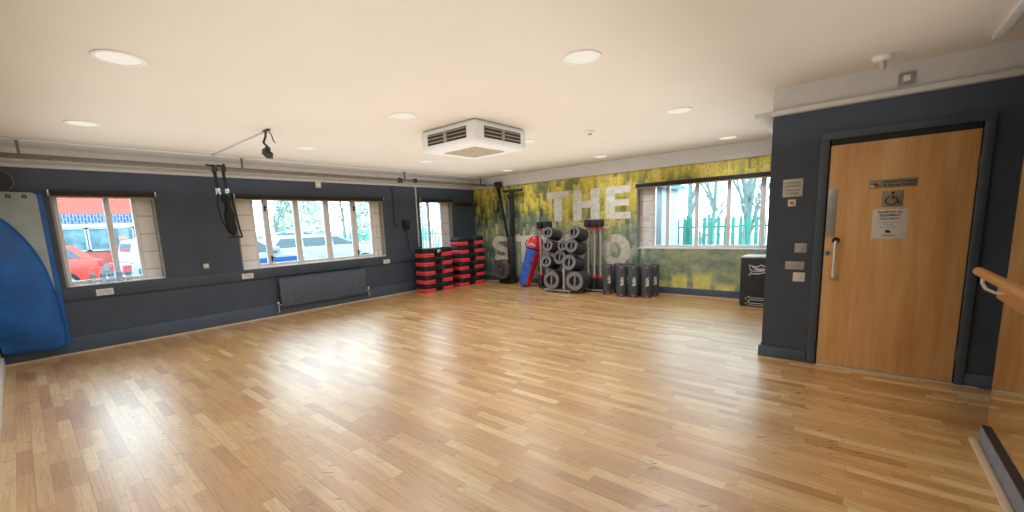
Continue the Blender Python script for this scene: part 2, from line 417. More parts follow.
# mural: thin printed sheet with a hole for the window, letters lie on it
mural = holed(0, .002, PX-.002, .135, ZT, -.004, -.0005, HB).build('forest_mural', MURAL, smooth=False)
tag(mural, 'green and gold forest mural with pale words THE STUDIO across the end wall', 'mural')
def letter(ch, x0, x1, z0, z1):
    w, h = x1-x0, z1-z0; m = MB(); y0, y1 = -.007, -.0045; s = .30*min(w, h*.9); t = .27*h if ch in 'E' else .25*h
    def b(a0, a1, c0, c1): m.box(x0+a0, x0+a1, y0, y1, z0+c0, z0+c1)
    def ring(pts_o, pts_i):
        n = len(pts_o)
        for k in range(n):
            a, bb, c, d = pts_o[k], pts_o[(k+1) % n], pts_i[(k+1) % n], pts_i[k]
            for yy in (y0, y1): m.quad((a[0], yy, a[1]), (bb[0], yy, bb[1]), (c[0], yy, c[1]), (d[0], yy, d[1]))
    if ch == 'T': b(0, w, h*.78, h); b(w*.32, w*.68, 0, h*.78)
    elif ch == 'H': b(0, w*.33, 0, h); b(w*.67, w, 0, h); b(w*.33, w*.67, h*.4, h*.63)
    elif ch == 'E': b(0, w*.38, 0, h); b(w*.38, w, h*.79, h); b(w*.38, w*.94, h*.4, h*.6); b(w*.38, w, 0, h*.21)
    elif ch == 'I': b(0, w, 0, h)
    elif ch == 'U':
        b(0, w*.34, h*.3, h); b(w*.66, w, h*.3, h); n = 14
        o = [(x0+w/2+w/2*math.cos(PI+PI*k/n), z0+h*.3+h*.3*math.sin(PI+PI*k/n)) for k in range(n+1)]
        i = [(x0+w/2+w*.16*math.cos(PI+PI*k/n), z0+h*.3+h*.08*math.sin(PI+PI*k/n)) for k in range(n+1)]
        for k in range(n):
            m.quad(*[(p[0], y0, p[1]) for p in (o[k], o[k+1], i[k+1], i[k])])
    elif ch == 'D':
        n = 16; b(0, w*.33, 0, h)
        o = [(x0+w*.33+w*.67*math.cos(-PI/2+PI*k/n), z0+h/2+h/2*math.sin(-PI/2+PI*k/n)) for k in range(n+1)]
        i = [(x0+w*.33+w*.33*math.cos(-PI/2+PI*k/n), z0+h/2+h*.26*math.sin(-PI/2+PI*k/n)) for k in range(n+1)]
        for k in range(n): m.quad(*[(p[0], y0, p[1]) for p in (o[k], o[k+1], i[k+1], i[k])])
    elif ch == 'O':
        n = 36
        ring([(x0+w/2+w/2*math.cos(2*PI*k/n), z0+h/2+h/2*math.sin(2*PI*k/n)) for k in range(n)],
             [(x0+w/2+w*.19*math.cos(2*PI*k/n), z0+h/2+h*.25*math.sin(2*PI*k/n)) for k in range(n)])
    elif ch == 'S':
        n = 40; pts = []
        for k in range(n+1):
            u = k/n
            if u < .5: a = R(30)+(u/.5)*R(240); c = (x0+w/2+w*.34*math.cos(a), z0+h*.71+h*.17*math.sin(a))
            else: a = R(90)-((u-.5)/.5)*R(240); c = (x0+w/2+w*.34*math.cos(a), z0+h*.29+h*.19*math.sin(a)+.02*h)
            pts.append(Vector((c[0], 0, c[1])))
        hw = h*.115
        L = []
        for k, p in enumerate(pts):
            d = (pts[min(k+1, n)]-pts[max(k-1, 0)]).normalized(); nn = Vector((-d.z, 0, d.x)); L.append((p+nn*hw, p-nn*hw))
        for (a, bb), (c, d) in zip(L, L[1:]): m.quad(*[(q.x, y0, q.z) for q in (a, c, d, bb)])
    o = m.build('letter_'+ch.lower(), LETTER, mural, smooth=False)
    return o
for ch, a, b in (('T', 2.27, 2.84), ('H', 2.94, 3.56), ('E', 3.69, 4.22)): letter(ch, a, b, 1.44, 2.08)
for ch, a, b in (('S', .54, 1.19), ('T', 1.29, 1.94), ('U', 2.05, 2.6), ('D', 2.72, 3.24), ('I', 3.34, 3.52), ('O', 3.58, 4.22)): letter(ch, a, b, .50, 1.14)

# ------------------------------------------------------------------ windows
def window(name, axis, a0, a1, z0, z1, fa0, fa1, mull, side, handles=()):
    """opening a0..a1, glazed frame fa0..fa1 set back in it; painted block strips fill the rest"""
    root = sgroup(name)
    d1 = -.17*side if axis == 1 else .17     # frame centre depth (outwards)
    def B(m, p0, p1, c0, c1, q0, q1, bev=0):
        if axis == 1: m.box(min(p0, p1), max(p0, p1), c0, c1, q0, q1, bev)
        else: m.box(c0, c1, min(p0, p1), max(p0, p1), q0, q1, bev)
        return m
    o = -1 if axis == 1 else 1               # outward sign
    # lining of the opening
    m = MB(); t = .022
    B(m, o*.004, o*.29, a0, a0+t, z0, z1); B(m, o*.004, o*.29, a1-t, a1, z0, z1); B(m, o*.004, o*.29, a0+t, a1-t, z1-t, z1)
    m.build('lining', JAMB, root, smooth=False)
    m = MB(); B(m, -o*.01, o*.29, a0+t, a1-t, z0, z0+.02, .004); m.build('window_sill', UPVC, root)
    if fa0 - a0 > .06: m = MB(); B(m, o*.12, o*.28, a0+t, fa0, z0+.02, z1-t); m.build('block_panel', BLOCKW, root, smooth=False)
    if a1 - fa1 > .06: m = MB(); B(m, o*.12, o*.28, fa1, a1-t, z0+.02, z1-t); m.build('block_panel', BLOCKW, root, smooth=False)
    fa0, fa1 = max(fa0, a0+t), min(fa1, a1-t)
    zb, zt = z0+.02, z1-t; w = .045
    m = MB(); f0, f1 = o*.13, o*.20
    B(m, f0, f1, fa0, fa0+w, zb, zt, .005); B(m, f0, f1, fa1-w, fa1, zb, zt, .005)
    B(m, f0, f1, fa0+w, fa1-w, zb, zb+w, .005); B(m, f0, f1, fa0+w, fa1-w, zt-w, zt, .005)
    m.build('window_frame', UPVC, root)
    cuts = [fa0+w/2] + [c for c, _ in mull] + [fa1-w/2]
    for c, mw in mull:
        m = MB(); B(m, f0-o*.01, f1, c-mw/2, c+mw/2, zb+w*.6, zt-w*.6, .006); m.build('mullion', UPVC, root)
    for a, b in zip(cuts, cuts[1:]):
        m = MB(); B(m, o*.162, o*.168, a, b, zb+w*.5, zt-w*.5); m.build('pane', GLASS, root, smooth=False)
    for c, zz in handles:
        m = MB(); B(m, f0-o*.035, f0-o*.01, c-.012, c+.012, zz-.05, zz+.05, .004); B(m, f0-o*.05, f0-o*.03, c-.012, c+.04, zz+.01, zz+.03, .004)
        m.build('window_handle', BLACK, root)
    return root
window('window_1', 1, *HL[0], -7.52, -6.70, [(-7.0, .06)], 1)
window('window_2', 1, *HL[1], -5.24, -2.94, [(-5.01, .085), (-4.50, .085), (-3.93, .1), (-3.37, .11)], 1, [(-5.03, 1.86), (-5.0, 1.0), (-3.36, 1.86), (-3.34, .98)])
window('window_3', 1, *HL[2], -1.80, -1.0, [(-1.43, .05)], 1)
w4 = window('window_4', 0, *HB[0], 4.60, 6.78, [(4.88, .06), (5.39, .06), (5.90, .06), (6.40, .075)], 1)
for z0, z1 in ((.90, 1.08), (1.18, 1.24), (1.38, 1.72), (1.84, 1.92)): MB().box(4.40, 4.54, .114, .1195, z0, z1, .003).build('pale_patch', mat('pale_patch', (232, 234, 236), .5, var=.02), w4)

def blind(label, axis, a0, a1, zc):
    c = (a0+a1)/2; hw = (a1-a0)/2
    t = thing('roller_blind', label, 'blind', (0.0, c, zc) if axis == 1 else (c, 0, zc), 0 if axis == 1 else -PI/2, 'roller blinds over the windows')
    # local: +x into the room, y along the window
    MB().box(.004, .07, -hw+.02, hw-.02, -.012, .028, .012).build('headrail', BLIND, t)
    MB().cyl((.036, -hw+.02, -.022), (.036, hw-.02, -.022), .022, n=14).build('blind_roll', BLIND, t)
    MB().box(.03, .042, -hw+.03, hw-.03, -.064, -.045, .004).build('bottom_bar', BLINDT, t)
    for s in (-1, 1): MB().box(.002, .078, s*hw-.009, s*hw+.009, -.05, .034, .006).build('end_bracket', CHROME, t)
    return t
blind('dark roller blind rolled up over the left window with the water bottles', 1, -7.53, -6.50, 2.045)
blind('long dark roller blind rolled up over the wide window above the radiator', 1, -5.52, -2.78, 2.045)
blind('short dark roller blind rolled up over the narrow window above the exercise steps', 1, -1.80, -.78, 2.045)
blind('dark roller blind rolled up over the window in the mural wall', 0, 4.34, 6.80, 2.055)

# ------------------------------------------------------------------ door wall
DL, DR = 7.378, 8.261
door = sgroup('door_1')
MB().box(DL, DR, PD-.012, PD-.001, .008, 2.0, .003).build('door_leaf', DOORW, door)
m = MB().box(7.302, 7.366, PD-.03, PD, 0, 2.05, .006).box(8.268, 8.325, PD-.03, PD, 0, 2.05, .006).box(7.302, 8.325, PD-.03, PD, 2.05, 2.115, .006)
m.build('door_architrave', mat('architrave_gloss', (72, 86, 102), .35, var=.04), door)
m = MB().box(7.362, 7.378, PD-.006, PD-.001, 0, 2.05).box(8.261, 8.27, PD-.006, PD-.001, 0, 2.05).box(7.362, 8.27, PD-.006, PD-.001, 2.0, 2.05)
m.build('door_gap', BLACK, door, smooth=False)
MB().box(DL, 8.40, PD-.03, PD-.012, 0, .007, .002).build('threshold_strip', CREAM, door)
MB().box(7.381, 7.444, PD-.016, PD-.011, 1.20, 1.625, .002).build('push_plate', SILVER, door)
m = MB().tube([(7.457, PD-.012, 1.165), (7.457, PD-.05, 1.15), (7.457, PD-.062, 1.12), (7.457, PD-.062, .89), (7.457, PD-.05, .845), (7.457, PD-.012, .835)], .011, 10)
h = m.build('door_handle', UPVC, door)
MB().cyl((7.457, PD-.011, 1.170), (7.457, PD-.03, 1.170), .028, n=18).build('handle_rose', BLACK, h)
MB().cyl((7.457, PD-.011, .833), (7.457, PD-.02, .833), .028, n=18).build('handle_rose', CHROME, h)
l = MB().cyl((7.405, PD-.011, 1.054), (7.405, PD-.018, 1.054), .026, n=18).build('lock', CHROME, door)
MB().cyl((7.405, PD-.018, 1.054), (7.405, PD-.024, 1.054), .012, n=12).build('keyhole', DGREY, l)
MB().box(8.255, 8.266, PD-.018, PD-.01, 1.70, 1.80).box(8.255, 8.266, PD-.018, PD-.01, .2, .3).build('hinge', CHROME, door)

def panel(name, label, cat, x0, x1, z0, z1, m, th=.004, base=0.0, group=None, bev=.001):
    t = thing(name, label, cat, ((x0+x1)/2, PD-base, (z0+z1)/2), 0, group)
    hw, hh = (x1-x0)/2, (z1-z0)/2
    MB().box(-hw, hw, -th, 0, -hh, hh, bev).build('panel', m, t)
    return t, -th-.0006
t, y = panel('changing_room_sign', 'long metal room sign with red logo at the top of the door', 'sign', 7.653, 7.944, 1.606, 1.678, STEELS, .003, .012)
text_mesh('sign_text', 'Disabled Changing', .027, INK, t, (.035, y, .014), FACE_N, .0006)
text_mesh('sign_text', '& Shower Room', .027, INK, t, (.035, y, -.016), FACE_N, .0006)
m = MB()
m.prism([(-.135, y, -.018), (-.075, y, -.022), (-.095, y, .002), (-.115, y, .012), (-.128, y, .0)], (0, -.0005, 0)); m.build('red_logo', REDINK, t, smooth=False)
MB().prism([(-.138, y-.0006, -.026), (-.11, y-.0006, -.026), (-.12, y-.0006, -.006), (-.136, y-.0006, -.008)], (0, -.0004, 0)).build('white_logo', WHITEINK, t, smooth=False)
t, y = panel('wheelchair_sign', 'square metal sign with black wheelchair symbol on the door', 'sign', 7.737, 7.870, 1.449, 1.582, STEELS, .003, .012)
m = MB(); n = 26
m.tube([(-.008+.034*math.cos(R(100)+R(250)*k/n), y, -.016+.034*math.sin(R(100)+R(250)*k/n)) for k in range(n+1)], .0048, 6)
m.tube([(.0, y, .028), (.002, y, .0), (.028, y, .0), (.036, y, -.034), (.05, y, -.036)], .0058, 6); m.tube([(.0, y, .016), (.024, y, .014)], .004, 6)
m.cyl((.0, y+.002, .046), (.0, y-.001, .046), .0105, n=16); m.build('wheelchair_symbol', INK, t)
t, y = panel('paper_notice', 'white paper notice asking people to put equipment back, on the door', 'notice', 7.690, 7.907, 1.182, 1.428, PAPER, .002, .012)
for s, z, zz in (('PLEASE PUT ALL', .1, .022), ('EQUIPMENT', .072, .024), ('BACK NEATLY', .044, .019)): text_mesh('notice_text', s, zz, INK, t, (0, y, z), FACE_N, .0008)
for s, z in (('after your class so that it is ready', .014), ('for the next', -.005), ('member to use. Thank you', -.024)): text_mesh('notice_text', s, .0115, INK, t, (0, y, z), FACE_N, .0)
MB().box(-.022, .004, y-.0005, y, -.073, -.05).box(.0, .014, y-.0005, y, -.073, -.06).build('notice_logo', INKB, t, smooth=False)
text_mesh('notice_text', 'everyone', .022, INKB, t, (0, y, -.093), FACE_N, .0003)
t, y = panel('wall_notice', 'pale engraved notice above the red call button left of the door', 'notice', 7.035, 7.19, 1.578, 1.742, mat('grey_engraved_plate', (196, 196, 192), .5, var=.03), .004, 0)
for s, z in (('In an emergency', .05), ('press the button', .02), ('below to call', -.02), ('for assistance', -.05)): text_mesh('notice_text', s, .0185, INK, t, (0, y, z), FACE_N, .0003)
t, y = panel('call_button', 'small white switch plate with red button left of the door', 'button', 7.082, 7.145, 1.49, 1.555, CREAM, .01, 0, bev=.003)
MB().cyl((0, y+.001, 0), (0, y-.006, 0), .012, n=16).build('red_button', REDINK, t)
swg = 'switch plates left of the door'
for lab, a in (('square steel switch plate left of the door, uppermost of three', (7.156, 7.25, 1.055, 1.143)),
               ('wide steel blank plate left of the door, middle of three', (7.09, 7.24, .893, .970)),
               ('square white switch plate left of the door, lowest of three', (7.156, 7.25, .779, .866))):
    mm = SILVER if 'steel' in lab else CREAM
    t, y = panel('switch_plate', lab, 'switch', a[0], a[1], a[2], a[3], mm, .008, 0, swg, .002)
    if 'blank' not in lab: MB().box(-.013, .013, y-.004, y, -.02, .02, .002).build('rocker', mm, t)
    else:
        for s in (-1, 1): MB().cyl((s*.06, y+.001, 0), (s*.06, y-.001, 0), .004, n=8).build('screw', CHROME, t)
t = thing('wall_sensor_box', 'small grey box with pale button on the white bulkhead above the door', 'box', (7.82, PD-.004, 2.455))
MB().box(-.048, .048, -.022, 0, -.045, .045, .004).build('housing', mat('mid_grey_plastic', (140, 142, 142), .5), t)
MB().box(-.02, .022, -.03, -.022, -.022, .024, .003).build('button', CREAM, t)
t = thing('motion_detector', 'white ceiling detector with a dropped stem in front of the bulkhead', 'detector', (7.66, -3.40, H))
MB().lathe([(.065, 0), (.065, -.012), (.05, -.03), (.03, -.036)]).build('base', CREAM, t)
MB().cyl((.0, 0, -.03), (.012, .0, -.10), .024, .016, 14).build('sensor_head', mat('grey_lens', (176, 172, 164), .4), t)
# pale strip on the ceiling by the mirror
tag(MB().box(8.215, 8.27, YN+.05, -3.33, H-.03, H, .004).build('ceiling_track', WHITE), 'white strip running along the ceiling above the mirror', 'track')

# mirror, barre
t = thing('wall_mirror', 'large wall mirror at the right edge reflecting the wooden door', 'mirror', (MX, YN, .124))
MB().box(.002, .011, .03, -4.24-YN, 0, 2.2).build('glass', MIRROR, t, smooth=False)
t = thing('ballet_barre', 'round beech ballet barre on a plank in front of the mirror', 'barre', (8.15, -4.26, 1.055))
m = MB().cyl((0, 0, 0), (0, -3.7, 0), .025, n=20); m.lathe([(.0, .022), (.012, .02), (.021, .012), (.025, 0)], 20, M=Matrix.Rotation(-PI/2, 4, 'X')); m.build('rail', BEECH, t)
MB().box(.082, .106, -3.7, .025, -.155, -.085, .004).build('backing_plank', BEECH, t)
for k in range(3):
    yy = -.12-1.5*k
    MB().tube([(0, yy, -.02), (.0, yy, -.055), (.015, yy, -.085), (.05, yy, -.105), (.084, yy, -.11)], .008, 8).build('bracket', UPVC, t)

# ------------------------------------------------------------------ ceiling fittings
names = {(0, 0): 'round ceiling light near the top left corner above the blue mats', (1, 0): 'large round ceiling light at upper left, nearest the camera',
         (0, 1): 'round ceiling light beside the black ceiling bracket', (1, 1): 'round ceiling light just left of the ceiling air conditioner',
         (2, 1): 'round ceiling light at upper centre right, nearest the camera on that side', (0, 2): 'round ceiling light by the far left of the air conditioner, above the window wall',
         (1, 2): 'round ceiling light behind the air conditioner', (2, 2): 'round ceiling light halfway to the mural wall, left of the bulkhead corner',
         (0, 3): 'round ceiling light closest to the corner with the rowing machine', (1, 3): 'round ceiling light closest to the mural wall above the word THE',
         (2, 3): 'round ceiling light closest to the mural wall above its window'}
LX = [1.75, 3.96, 6.04]; LY = [-7.28, -5.09, -2.98, -.72]
proto = None
for (i, j), lab in names.items():
    p = (LX[i], LY[j], H)
    if proto is None:
        proto = thing('ceiling_light', lab, 'light', p, 0, 'round recessed ceiling lights')
        MB().lathe([(.135, 0), (.135, -.006), (.125, -.010), (.112, -.008), (.112, 0)], 40).build('trim_ring', CREAM, proto)
        MB().lathe([(.0, -.004), (.112, -.004), (.112, -.0005), (0, -.0005)], 40).build('diffuser', LAMP, proto)
    else: dup(proto, p, None, lab)
    L = bpy.data.lights.new('downlight', 'SPOT'); L.energy = 54; L.color = (.97, .985, 1); L.spot_size = R(165); L.spot_blend = 1; L.shadow_soft_size = .11
    lo = bpy.data.objects.new('downlight', L); COL.objects.link(lo); lo.location = (p[0], p[1], H-.03)

t = thing('air_conditioner', 'white ceiling cassette air conditioner with dark louvred outlets', 'air conditioner', (3.945, -4.035, 2.325))
a = .465
m = MB().box(-a, a, -a, a, 0, .255, .05, 3); m.build('casing', WHITE, t)
for k in range(4):
    M = Matrix.Rotation(PI/2*k, 4, 'Z')
    m = MB().box(-.32, .33, -a-.002, -a+.012, .065, .19, M=M); o = m.build('outlet', BLACK, t, smooth=False)
    for q in range(3):
        zz = .088+q*.04
        MB().box(-.31, .32, -a-.012, -a-.001, zz, zz+.012, .002, M=M).build('louvre', mat('taupe_louvre', (150, 140, 122), .5), o)
    MB().box(-.03, .02, -a-.013, -a-.001, .07, .185, .002, M=M).build('louvre_link', mat('taupe_louvre', (150, 140, 122), .5), o)
m = MB()
for k in range(-9, 10): m.box(-.25, .25, k*.026-.008, k*.026+.008, -.006, .002)
m.box(-.262, -.25, -.262, .262, -.008, .002).box(.25, .262, -.262, .262, -.008, .002).box(-.262, .262, -.262, -.25, -.008, .002).box(-.262, .262, .25, .262, -.008, .002)
m.build('intake_grille', mat('beige_grille', (176, 164, 138), .6), t, smooth=False)
MB().box(-.25, .25, -.25, .25, -.001, .001).build('intake_backing', mat('grille_backing', (150, 138, 112), .7), t, smooth=False)

t = thing('smoke_detector', 'small cream smoke detector on the ceiling right of the air conditioner', 'detector', (4.88, -2.84, H))
MB().lathe([(.055, 0), (.055, -.018), (.04, -.03)]).build('base', CREAM, t); MB().lathe([(.028, -.03), (.026, -.05), (0, -.055)]).build('sensor', mat('tan_sensor', (190, 170, 120), .5), t)

t = thing('ceiling_bracket', 'black jointed ceiling mount with a small device on its end', 'bracket', (2.50, -5.88, H))
MB().box(-.05, .09, -.02, .02, -.012, 0, .003).build('mount_plate', BLACK, t)
MB().tube([(-.0, 0, -.01), (-.03, 0, -.07), (-.075, -.01, -.125), (.03, -.01, -.19)], .013, 8).build('arm', BLACK, t)
MB().tube([(.07, 0, -.01), (.12, .01, -.08), (.14, .01, -.13), (.165, .02, -.16)], .006, 6).build('cable', BLACK, t)
m = MB().box(-.075, .075, -.035, .035, -.035, .035, .012, M=Matrix.Translation((.0, -.01, -.255)) @ Matrix.Rotation(R(28), 4, 'Y')); m.cyl((.02, -.01, -.19), (.015, -.01, -.25), .03, n=12); m.build('device', BLACK, t)
tag(MB().box(.03, 2.42, -5.875, -5.825, H-.018, H, .003).build('cable_trunking', mat('pale_trunking', (206, 202, 192), .6)), 'pale cable trunking across the ceiling to the black bracket', 'trunking')

# ------------------------------------------------------------------ window wall fittings
rail = thing('ceiling_rail', 'long taupe equipment rail hung under the ceiling along the window wall', 'rail', (.55, YN+.05, 2.385))
MB().box(-.022, .022, 0, -YN-.16, -.025, .03, .006).build('rail_tube', RAILT, rail)
for yy in (.4, 2.6, 5.55, 7.8): MB().box(-.018, .018, yy-.012, yy+.012, .03, .172, .003).build('hanger', RAILT, rail)
tag(MB().cyl((.024, YN+.02, 2.425), (.024, -.08, 2.425), .022, n=12).build('pipe', mat('beige_pipe', (196, 188, 174), .5)), 'beige pipe running along the top of the window wall', 'pipe')
t = thing('rail_clamp', 'black clamp on the rail right of the wide window', 'clamp', (.55, -2.68, 2.385))
MB().box(-.03, .03, -.05, .05, -.045, .045, .006).build('clamp_body', BLACK, t)
MB().tube([(0, .05, .01), (.0, .2, -.005), (.0, .36, .025)], .014, 8).build('clamp_bar', DGREY, t)
MB().box(-.03, .03, .33, .42, -.03, .05, .006).build('clamp_end', BLACK, t)

t = thing('suspension_trainer', 'black suspension straps hanging bunched from the rail beside the wide window', 'straps', (.55, -5.84, 2.385)); t.rotation_euler = (R(2.5), 0, 0)
m = MB().tube([(0, -.13, .05), (0, -.07, .04), (0, -.02, .045)], .016, 8).tube([(0, -.0, .045), (0, .07, .04), (0, .1, .065)], .016, 8).box(-.035, .035, -.075, -.0, -.04, .035, .01).box(-.035, .035, .045, .105, -.04, .045, .01).build('rail_grip', BLACK, t)
MB().box(-.008, .008, -.062, -.018, -.34, -.02, .003).build('strap', STRAP, t)
MB().box(-.008, .008, .05, .088, -.34, -.02, .003).build('strap', STRAP, t)
MB().box(-.014, .014, -.075, -.012, -.36, -.27, .006).build('buckle', CHROME, t); MB().box(-.014, .014, .044, .1, -.345, -.28, .006).build('buckle', CHROME, t)
def bundle(u, v):
    a = 2*PI*u; w = .058+.012*math.sin(9*v+2)+.01*math.sin(17*v); z = -.34-.66*v; k = min(1, v*8, (1-v)*6)
    return (.04*math.cos(a)*k, .045*v+.02+w*math.sin(a)*k+.012*math.sin(6*v), z)
MB().grid(bundle, 14, 26).build('strap_bundle', STRAP, t)
MB().tube([(.03, -.05, -.34), (.05, -.09, -.5), (.045, -.08, -.7), (.04, -.03, -.85)], .012, 6, flat=(.012, .004)).build('loose_strap', STRAP, t)
MB().tube([(.03, .1, -.34), (.05, .12, -.6), (.04, .14, -.9), (.02, .16, -1.0)], .012, 6, flat=(.012, .004)).build('loose_strap', STRAP, t)
MB().cyl((.03, -.03, -.98), (.03, .15, -.99), .016, n=10).build('handle', BLACK, t)

rad = thing('radiator', 'dark ribbed panel radiator under the wide window', 'radiator', (.032, -4.185, .155))
m = MB().box(.03, .07, -.83, .83, 0, .505, .012); m.build('panel', WALLB, rad)
m = MB()
for k in range(44):
    yy = -.80+k*(1.6/43); m.box(.068, .082, yy-.011, yy+.011, .03, .475, .005, 1)
m.build('ribs', mat('radiator_rib', (104, 114, 130), .4), rad)
MB().box(.02, .075, -.83, .83, .5, .512, .003).build('top_grille', WALLB, rad)
for s in (-1, 1):
    v = MB().cyl((.05, s*.83, .05), (.05, s*.88, .05), .012, n=10).cyl((.05, s*.875, -.08), (.05, s*.875, .08), .014, n=10).build('valve', CHROME, rad)
    MB().cyl((.05, s*.875, .08), (.05, s*.875, .12 if s > 0 else .1), .02, n=12).build('valve_cap', CREAM, v)
    MB().box(-.002, .035, s*.6-.02, s*.6+.02, .05, .45).build('wall_bracket', WALLB, rad)

def wall_item(name, label, cat, y, z, w, h, d, m, x=0.0, group=None):
    return tag(MB().box(0, d, -w/2, w/2, -h/2, h/2, .004).build(name, m, None, (x, y, z)), label, cat, group)
t = thing('thermostat', 'small white thermostat on the dark wall between the two large windows', 'thermostat', (0, -6.007, .978))
MB().box(0, .02, -.035, .035, -.035, .035, .005).build('housing', CREAM, t); MB().cyl((.02, 0, 0), (.03, 0, 0), .016, n=14).build('dial', UPVC, t)
t = thing('motion_sensor', 'white motion sensor on the wall just above the wide window', 'sensor', (0, -4.12, 2.285))
MB().box(0, .05, -.05, .05, -.06, .06, .012).build('housing', CREAM, t); MB().box(.05, .056, -.03, .03, -.04, .01, .004).build('lens', UPVC, t)
for lab, y, z, w in (('white sticker on the ledge below the left window', -7.18, .755, .17), ('white sticker on the ledge below the left end of the wide window', -5.46, .757, .17), ('white sticker on the ledge below the right end of the wide window', -2.79, .745, .16)):
    t = thing('sill_sticker', lab, 'sticker', (.028, y, z), 0, 'white stickers on the window ledge')
    MB().box(0, .002, -w/2, w/2, -.042, .042).build('label_sheet', PAPER, t, smooth=False)
    for k in range(2): MB().box(.002, .0026, -w*.36, w*.36, .008-.028*k, .018-.028*k).build('printed_line', mat('faint_print', (170, 172, 178), .7), t, smooth=False)
t = thing('wall_phone', 'black wall handset with hanging cable between two windows', 'handset', (0, -2.22, 1.50))
MB().box(0, .06, -.075, .075, -.1, .11, .015).build('handset_base', BLACK, t)
MB().box(.06, .085, -.06, -.01, -.1, .1, .01).build('receiver', BLACK, t)
MB().tube([(.03, .0, -.1), (.03, .02, -.3), (.03, .04, -.5), (.03, .1, -.65), (.03, .2, -.69)], .007, 6).build('cable', BLACK, t)
tag(MB().box(0, .022, -.014, .014, 0, 1.34, .003).build('white_conduit', WHITE, None, (0, -1.885, .99)), 'white vertical conduit left of the narrow window', 'conduit')
tag(MB().box(0, .03, -.035, .035, 0, .83, .004).build('dark_trunking', WALL, None, (0, -2.467, 1.482)), 'dark painted vertical trunking right of the wide window', 'trunking')
tag(MB().box(0, .05, -.29, .29, -.04, .04, .006).build('wall_bar', BLACK, None, (0, -.42, 1.97)), 'black horizontal bar on the wall by the corner, right of narrow window', 'bar')
t = thing('wall_disc', 'dark round disc with thin pale rim on the wall above the mats', 'disc', (0, -7.91, 2.165))
MB().cyl((0, 0, 0), (.03, 0, 0), .13, n=32).build('disc_face', mat('dark_disc', (50, 48, 52), .5), t)
MB().tube([(.03, .128*math.cos(2*PI*k/36), .128*math.sin(2*PI*k/36)) for k in range(36)], .006, 8, True).build('rim', mat('mauve_rim', (120, 112, 120), .5), t)

# hanging mats
def rrect(y0, y1, z0, z1, r, n=6):
    pts = []
    for cy, cz, a in ((y1-r, z1-r, 0), (y0+r, z1-r, 90), (y0+r, z0+r, 180), (y1-r, z0+r, 270)):
        for k in range(n+1): pts.append((cy+r*math.cos(R(a+90*k/n)), cz+r*math.sin(R(a+90*k/n))))
    return pts
t = thing('exercise_mat', 'blue exercise mat hanging rearmost of the mats on the left wall', 'mat', (.02, -7.86, 0), 0, 'exercise mats hung by the left window')
MB().prism([(0.015, y, z) for y, z in rrect(-.29, .285, .13, 2.03, .05)], (.02, 0, 0), .004).build('foam_sheet', BLUEM, t)
t = thing('exercise_mat', 'pale grey exercise mat with eyelets hanging behind the blue curled mat', 'mat', (.06, -7.86, 0), 0, 'exercise mats hung by the left window')
MB().prism([(.01, y, z) for y, z in rrect(-.29, .235, .16, 2.035, .05)], (.014, 0, 0), .004).build('foam_sheet', GREYM, t)
for yy in (.06, .185):
    MB().tube([(.027, yy-.05+.017*math.cos(2*PI*k/16), 1.985+.017*math.sin(2*PI*k/16)) for k in range(16)], .006, 6, True).build('eyelet', BLACK, t)
    MB().cyl((-.002, yy-.05, 1.985), (.05, yy-.05, 1.985), .006, n=8).build('hook', CHROME, t)
t = thing('exercise_mat', 'blue exercise mat curling forward, front of the mats on the left wall', 'mat', (.09, -7.86, 0), 0, 'exercise mats hung by the left window')
outl = [(-.28, 1.86), (-.19, 1.83), (-.07, 1.73), (.04, 1.56), (.13, 1.36), (.19, 1.14), (.225, .9), (.245, .66), (.255, .42), (.255, .24), (.235, .16), (.18, .118), (.1, .112), (-.08, .14), (-.28, .165)]
def smooth_pts(p, it=2):
    for _ in range(it):
        q = [p[0]]
        for a, b in zip(p, p[1:]): q += [(a[0]*.75+b[0]*.25, a[1]*.75+b[1]*.25), (a[0]*.25+b[0]*.75, a[1]*.25+b[1]*.75)]
        p = q + [p[-1]]
    return p
outl = smooth_pts(outl)
def bulge(u, v):
    i = u*(len(outl)-1); k = min(int(i), len(outl)-2); f = i-k
    ey, ez = outl[k][0]*(1-f)+outl[k+1][0]*f, outl[k][1]*(1-f)+outl[k+1][1]*f
    cy, cz = -.28, .3+.9*(1-u)*.6
    s = v
    return (.03+.14*(1-s**3.2)*(1 if u < .55 else max(.25, 1-(u-.55)*1.8)), cy+(ey-cy)*s, cz+(ez-cz)*s)
MB().grid(bulge, 60, 18).build('foam_sheet', BLUEM, t, solid=.014)

# bottles
bp = None
for k, (y, lab) in enumerate(((-7.265, 'leftmost clear water bottle on the left window sill'), (-7.165, 'second water bottle from the left on the window sill, blue label'),
                   (-7.085, 'middle clear water bottle of the five on the window sill'), (-7.0, 'fourth water bottle from the left on the window sill, in front of the mullion'), (-6.905, 'rightmost water bottle on the left window sill'))):
    if bp is None:
        bp = thing('water_bottle', lab, 'bottle', (-.06, y, WZ0+.02), 0, 'water bottles on the left window sill')
        MB().lathe([(.0, 0), (.03, 0), (.033, .01), (.033, .05), (.03, .06), (.033, .07), (.033, .12), (.028, .145), (.013, .165), (.013, .18)], 18).build('bottle_body', BOTTLE, bp)
        MB().lathe([(.0335, .075), (.034, .076), (.034, .115), (.0335, .116)], 18).build('bottle_label', mat('aqua_label', (120, 214, 240), .5), bp)
        MB().lathe([(.015, .178), (.0155, .2), (0, .2)], 14).build('bottle_cap', mat('white_cap', (225, 235, 240), .4), bp)
    else: dup(bp, (-.06, y, WZ0+.02), None, lab)
    if k == 3: MB
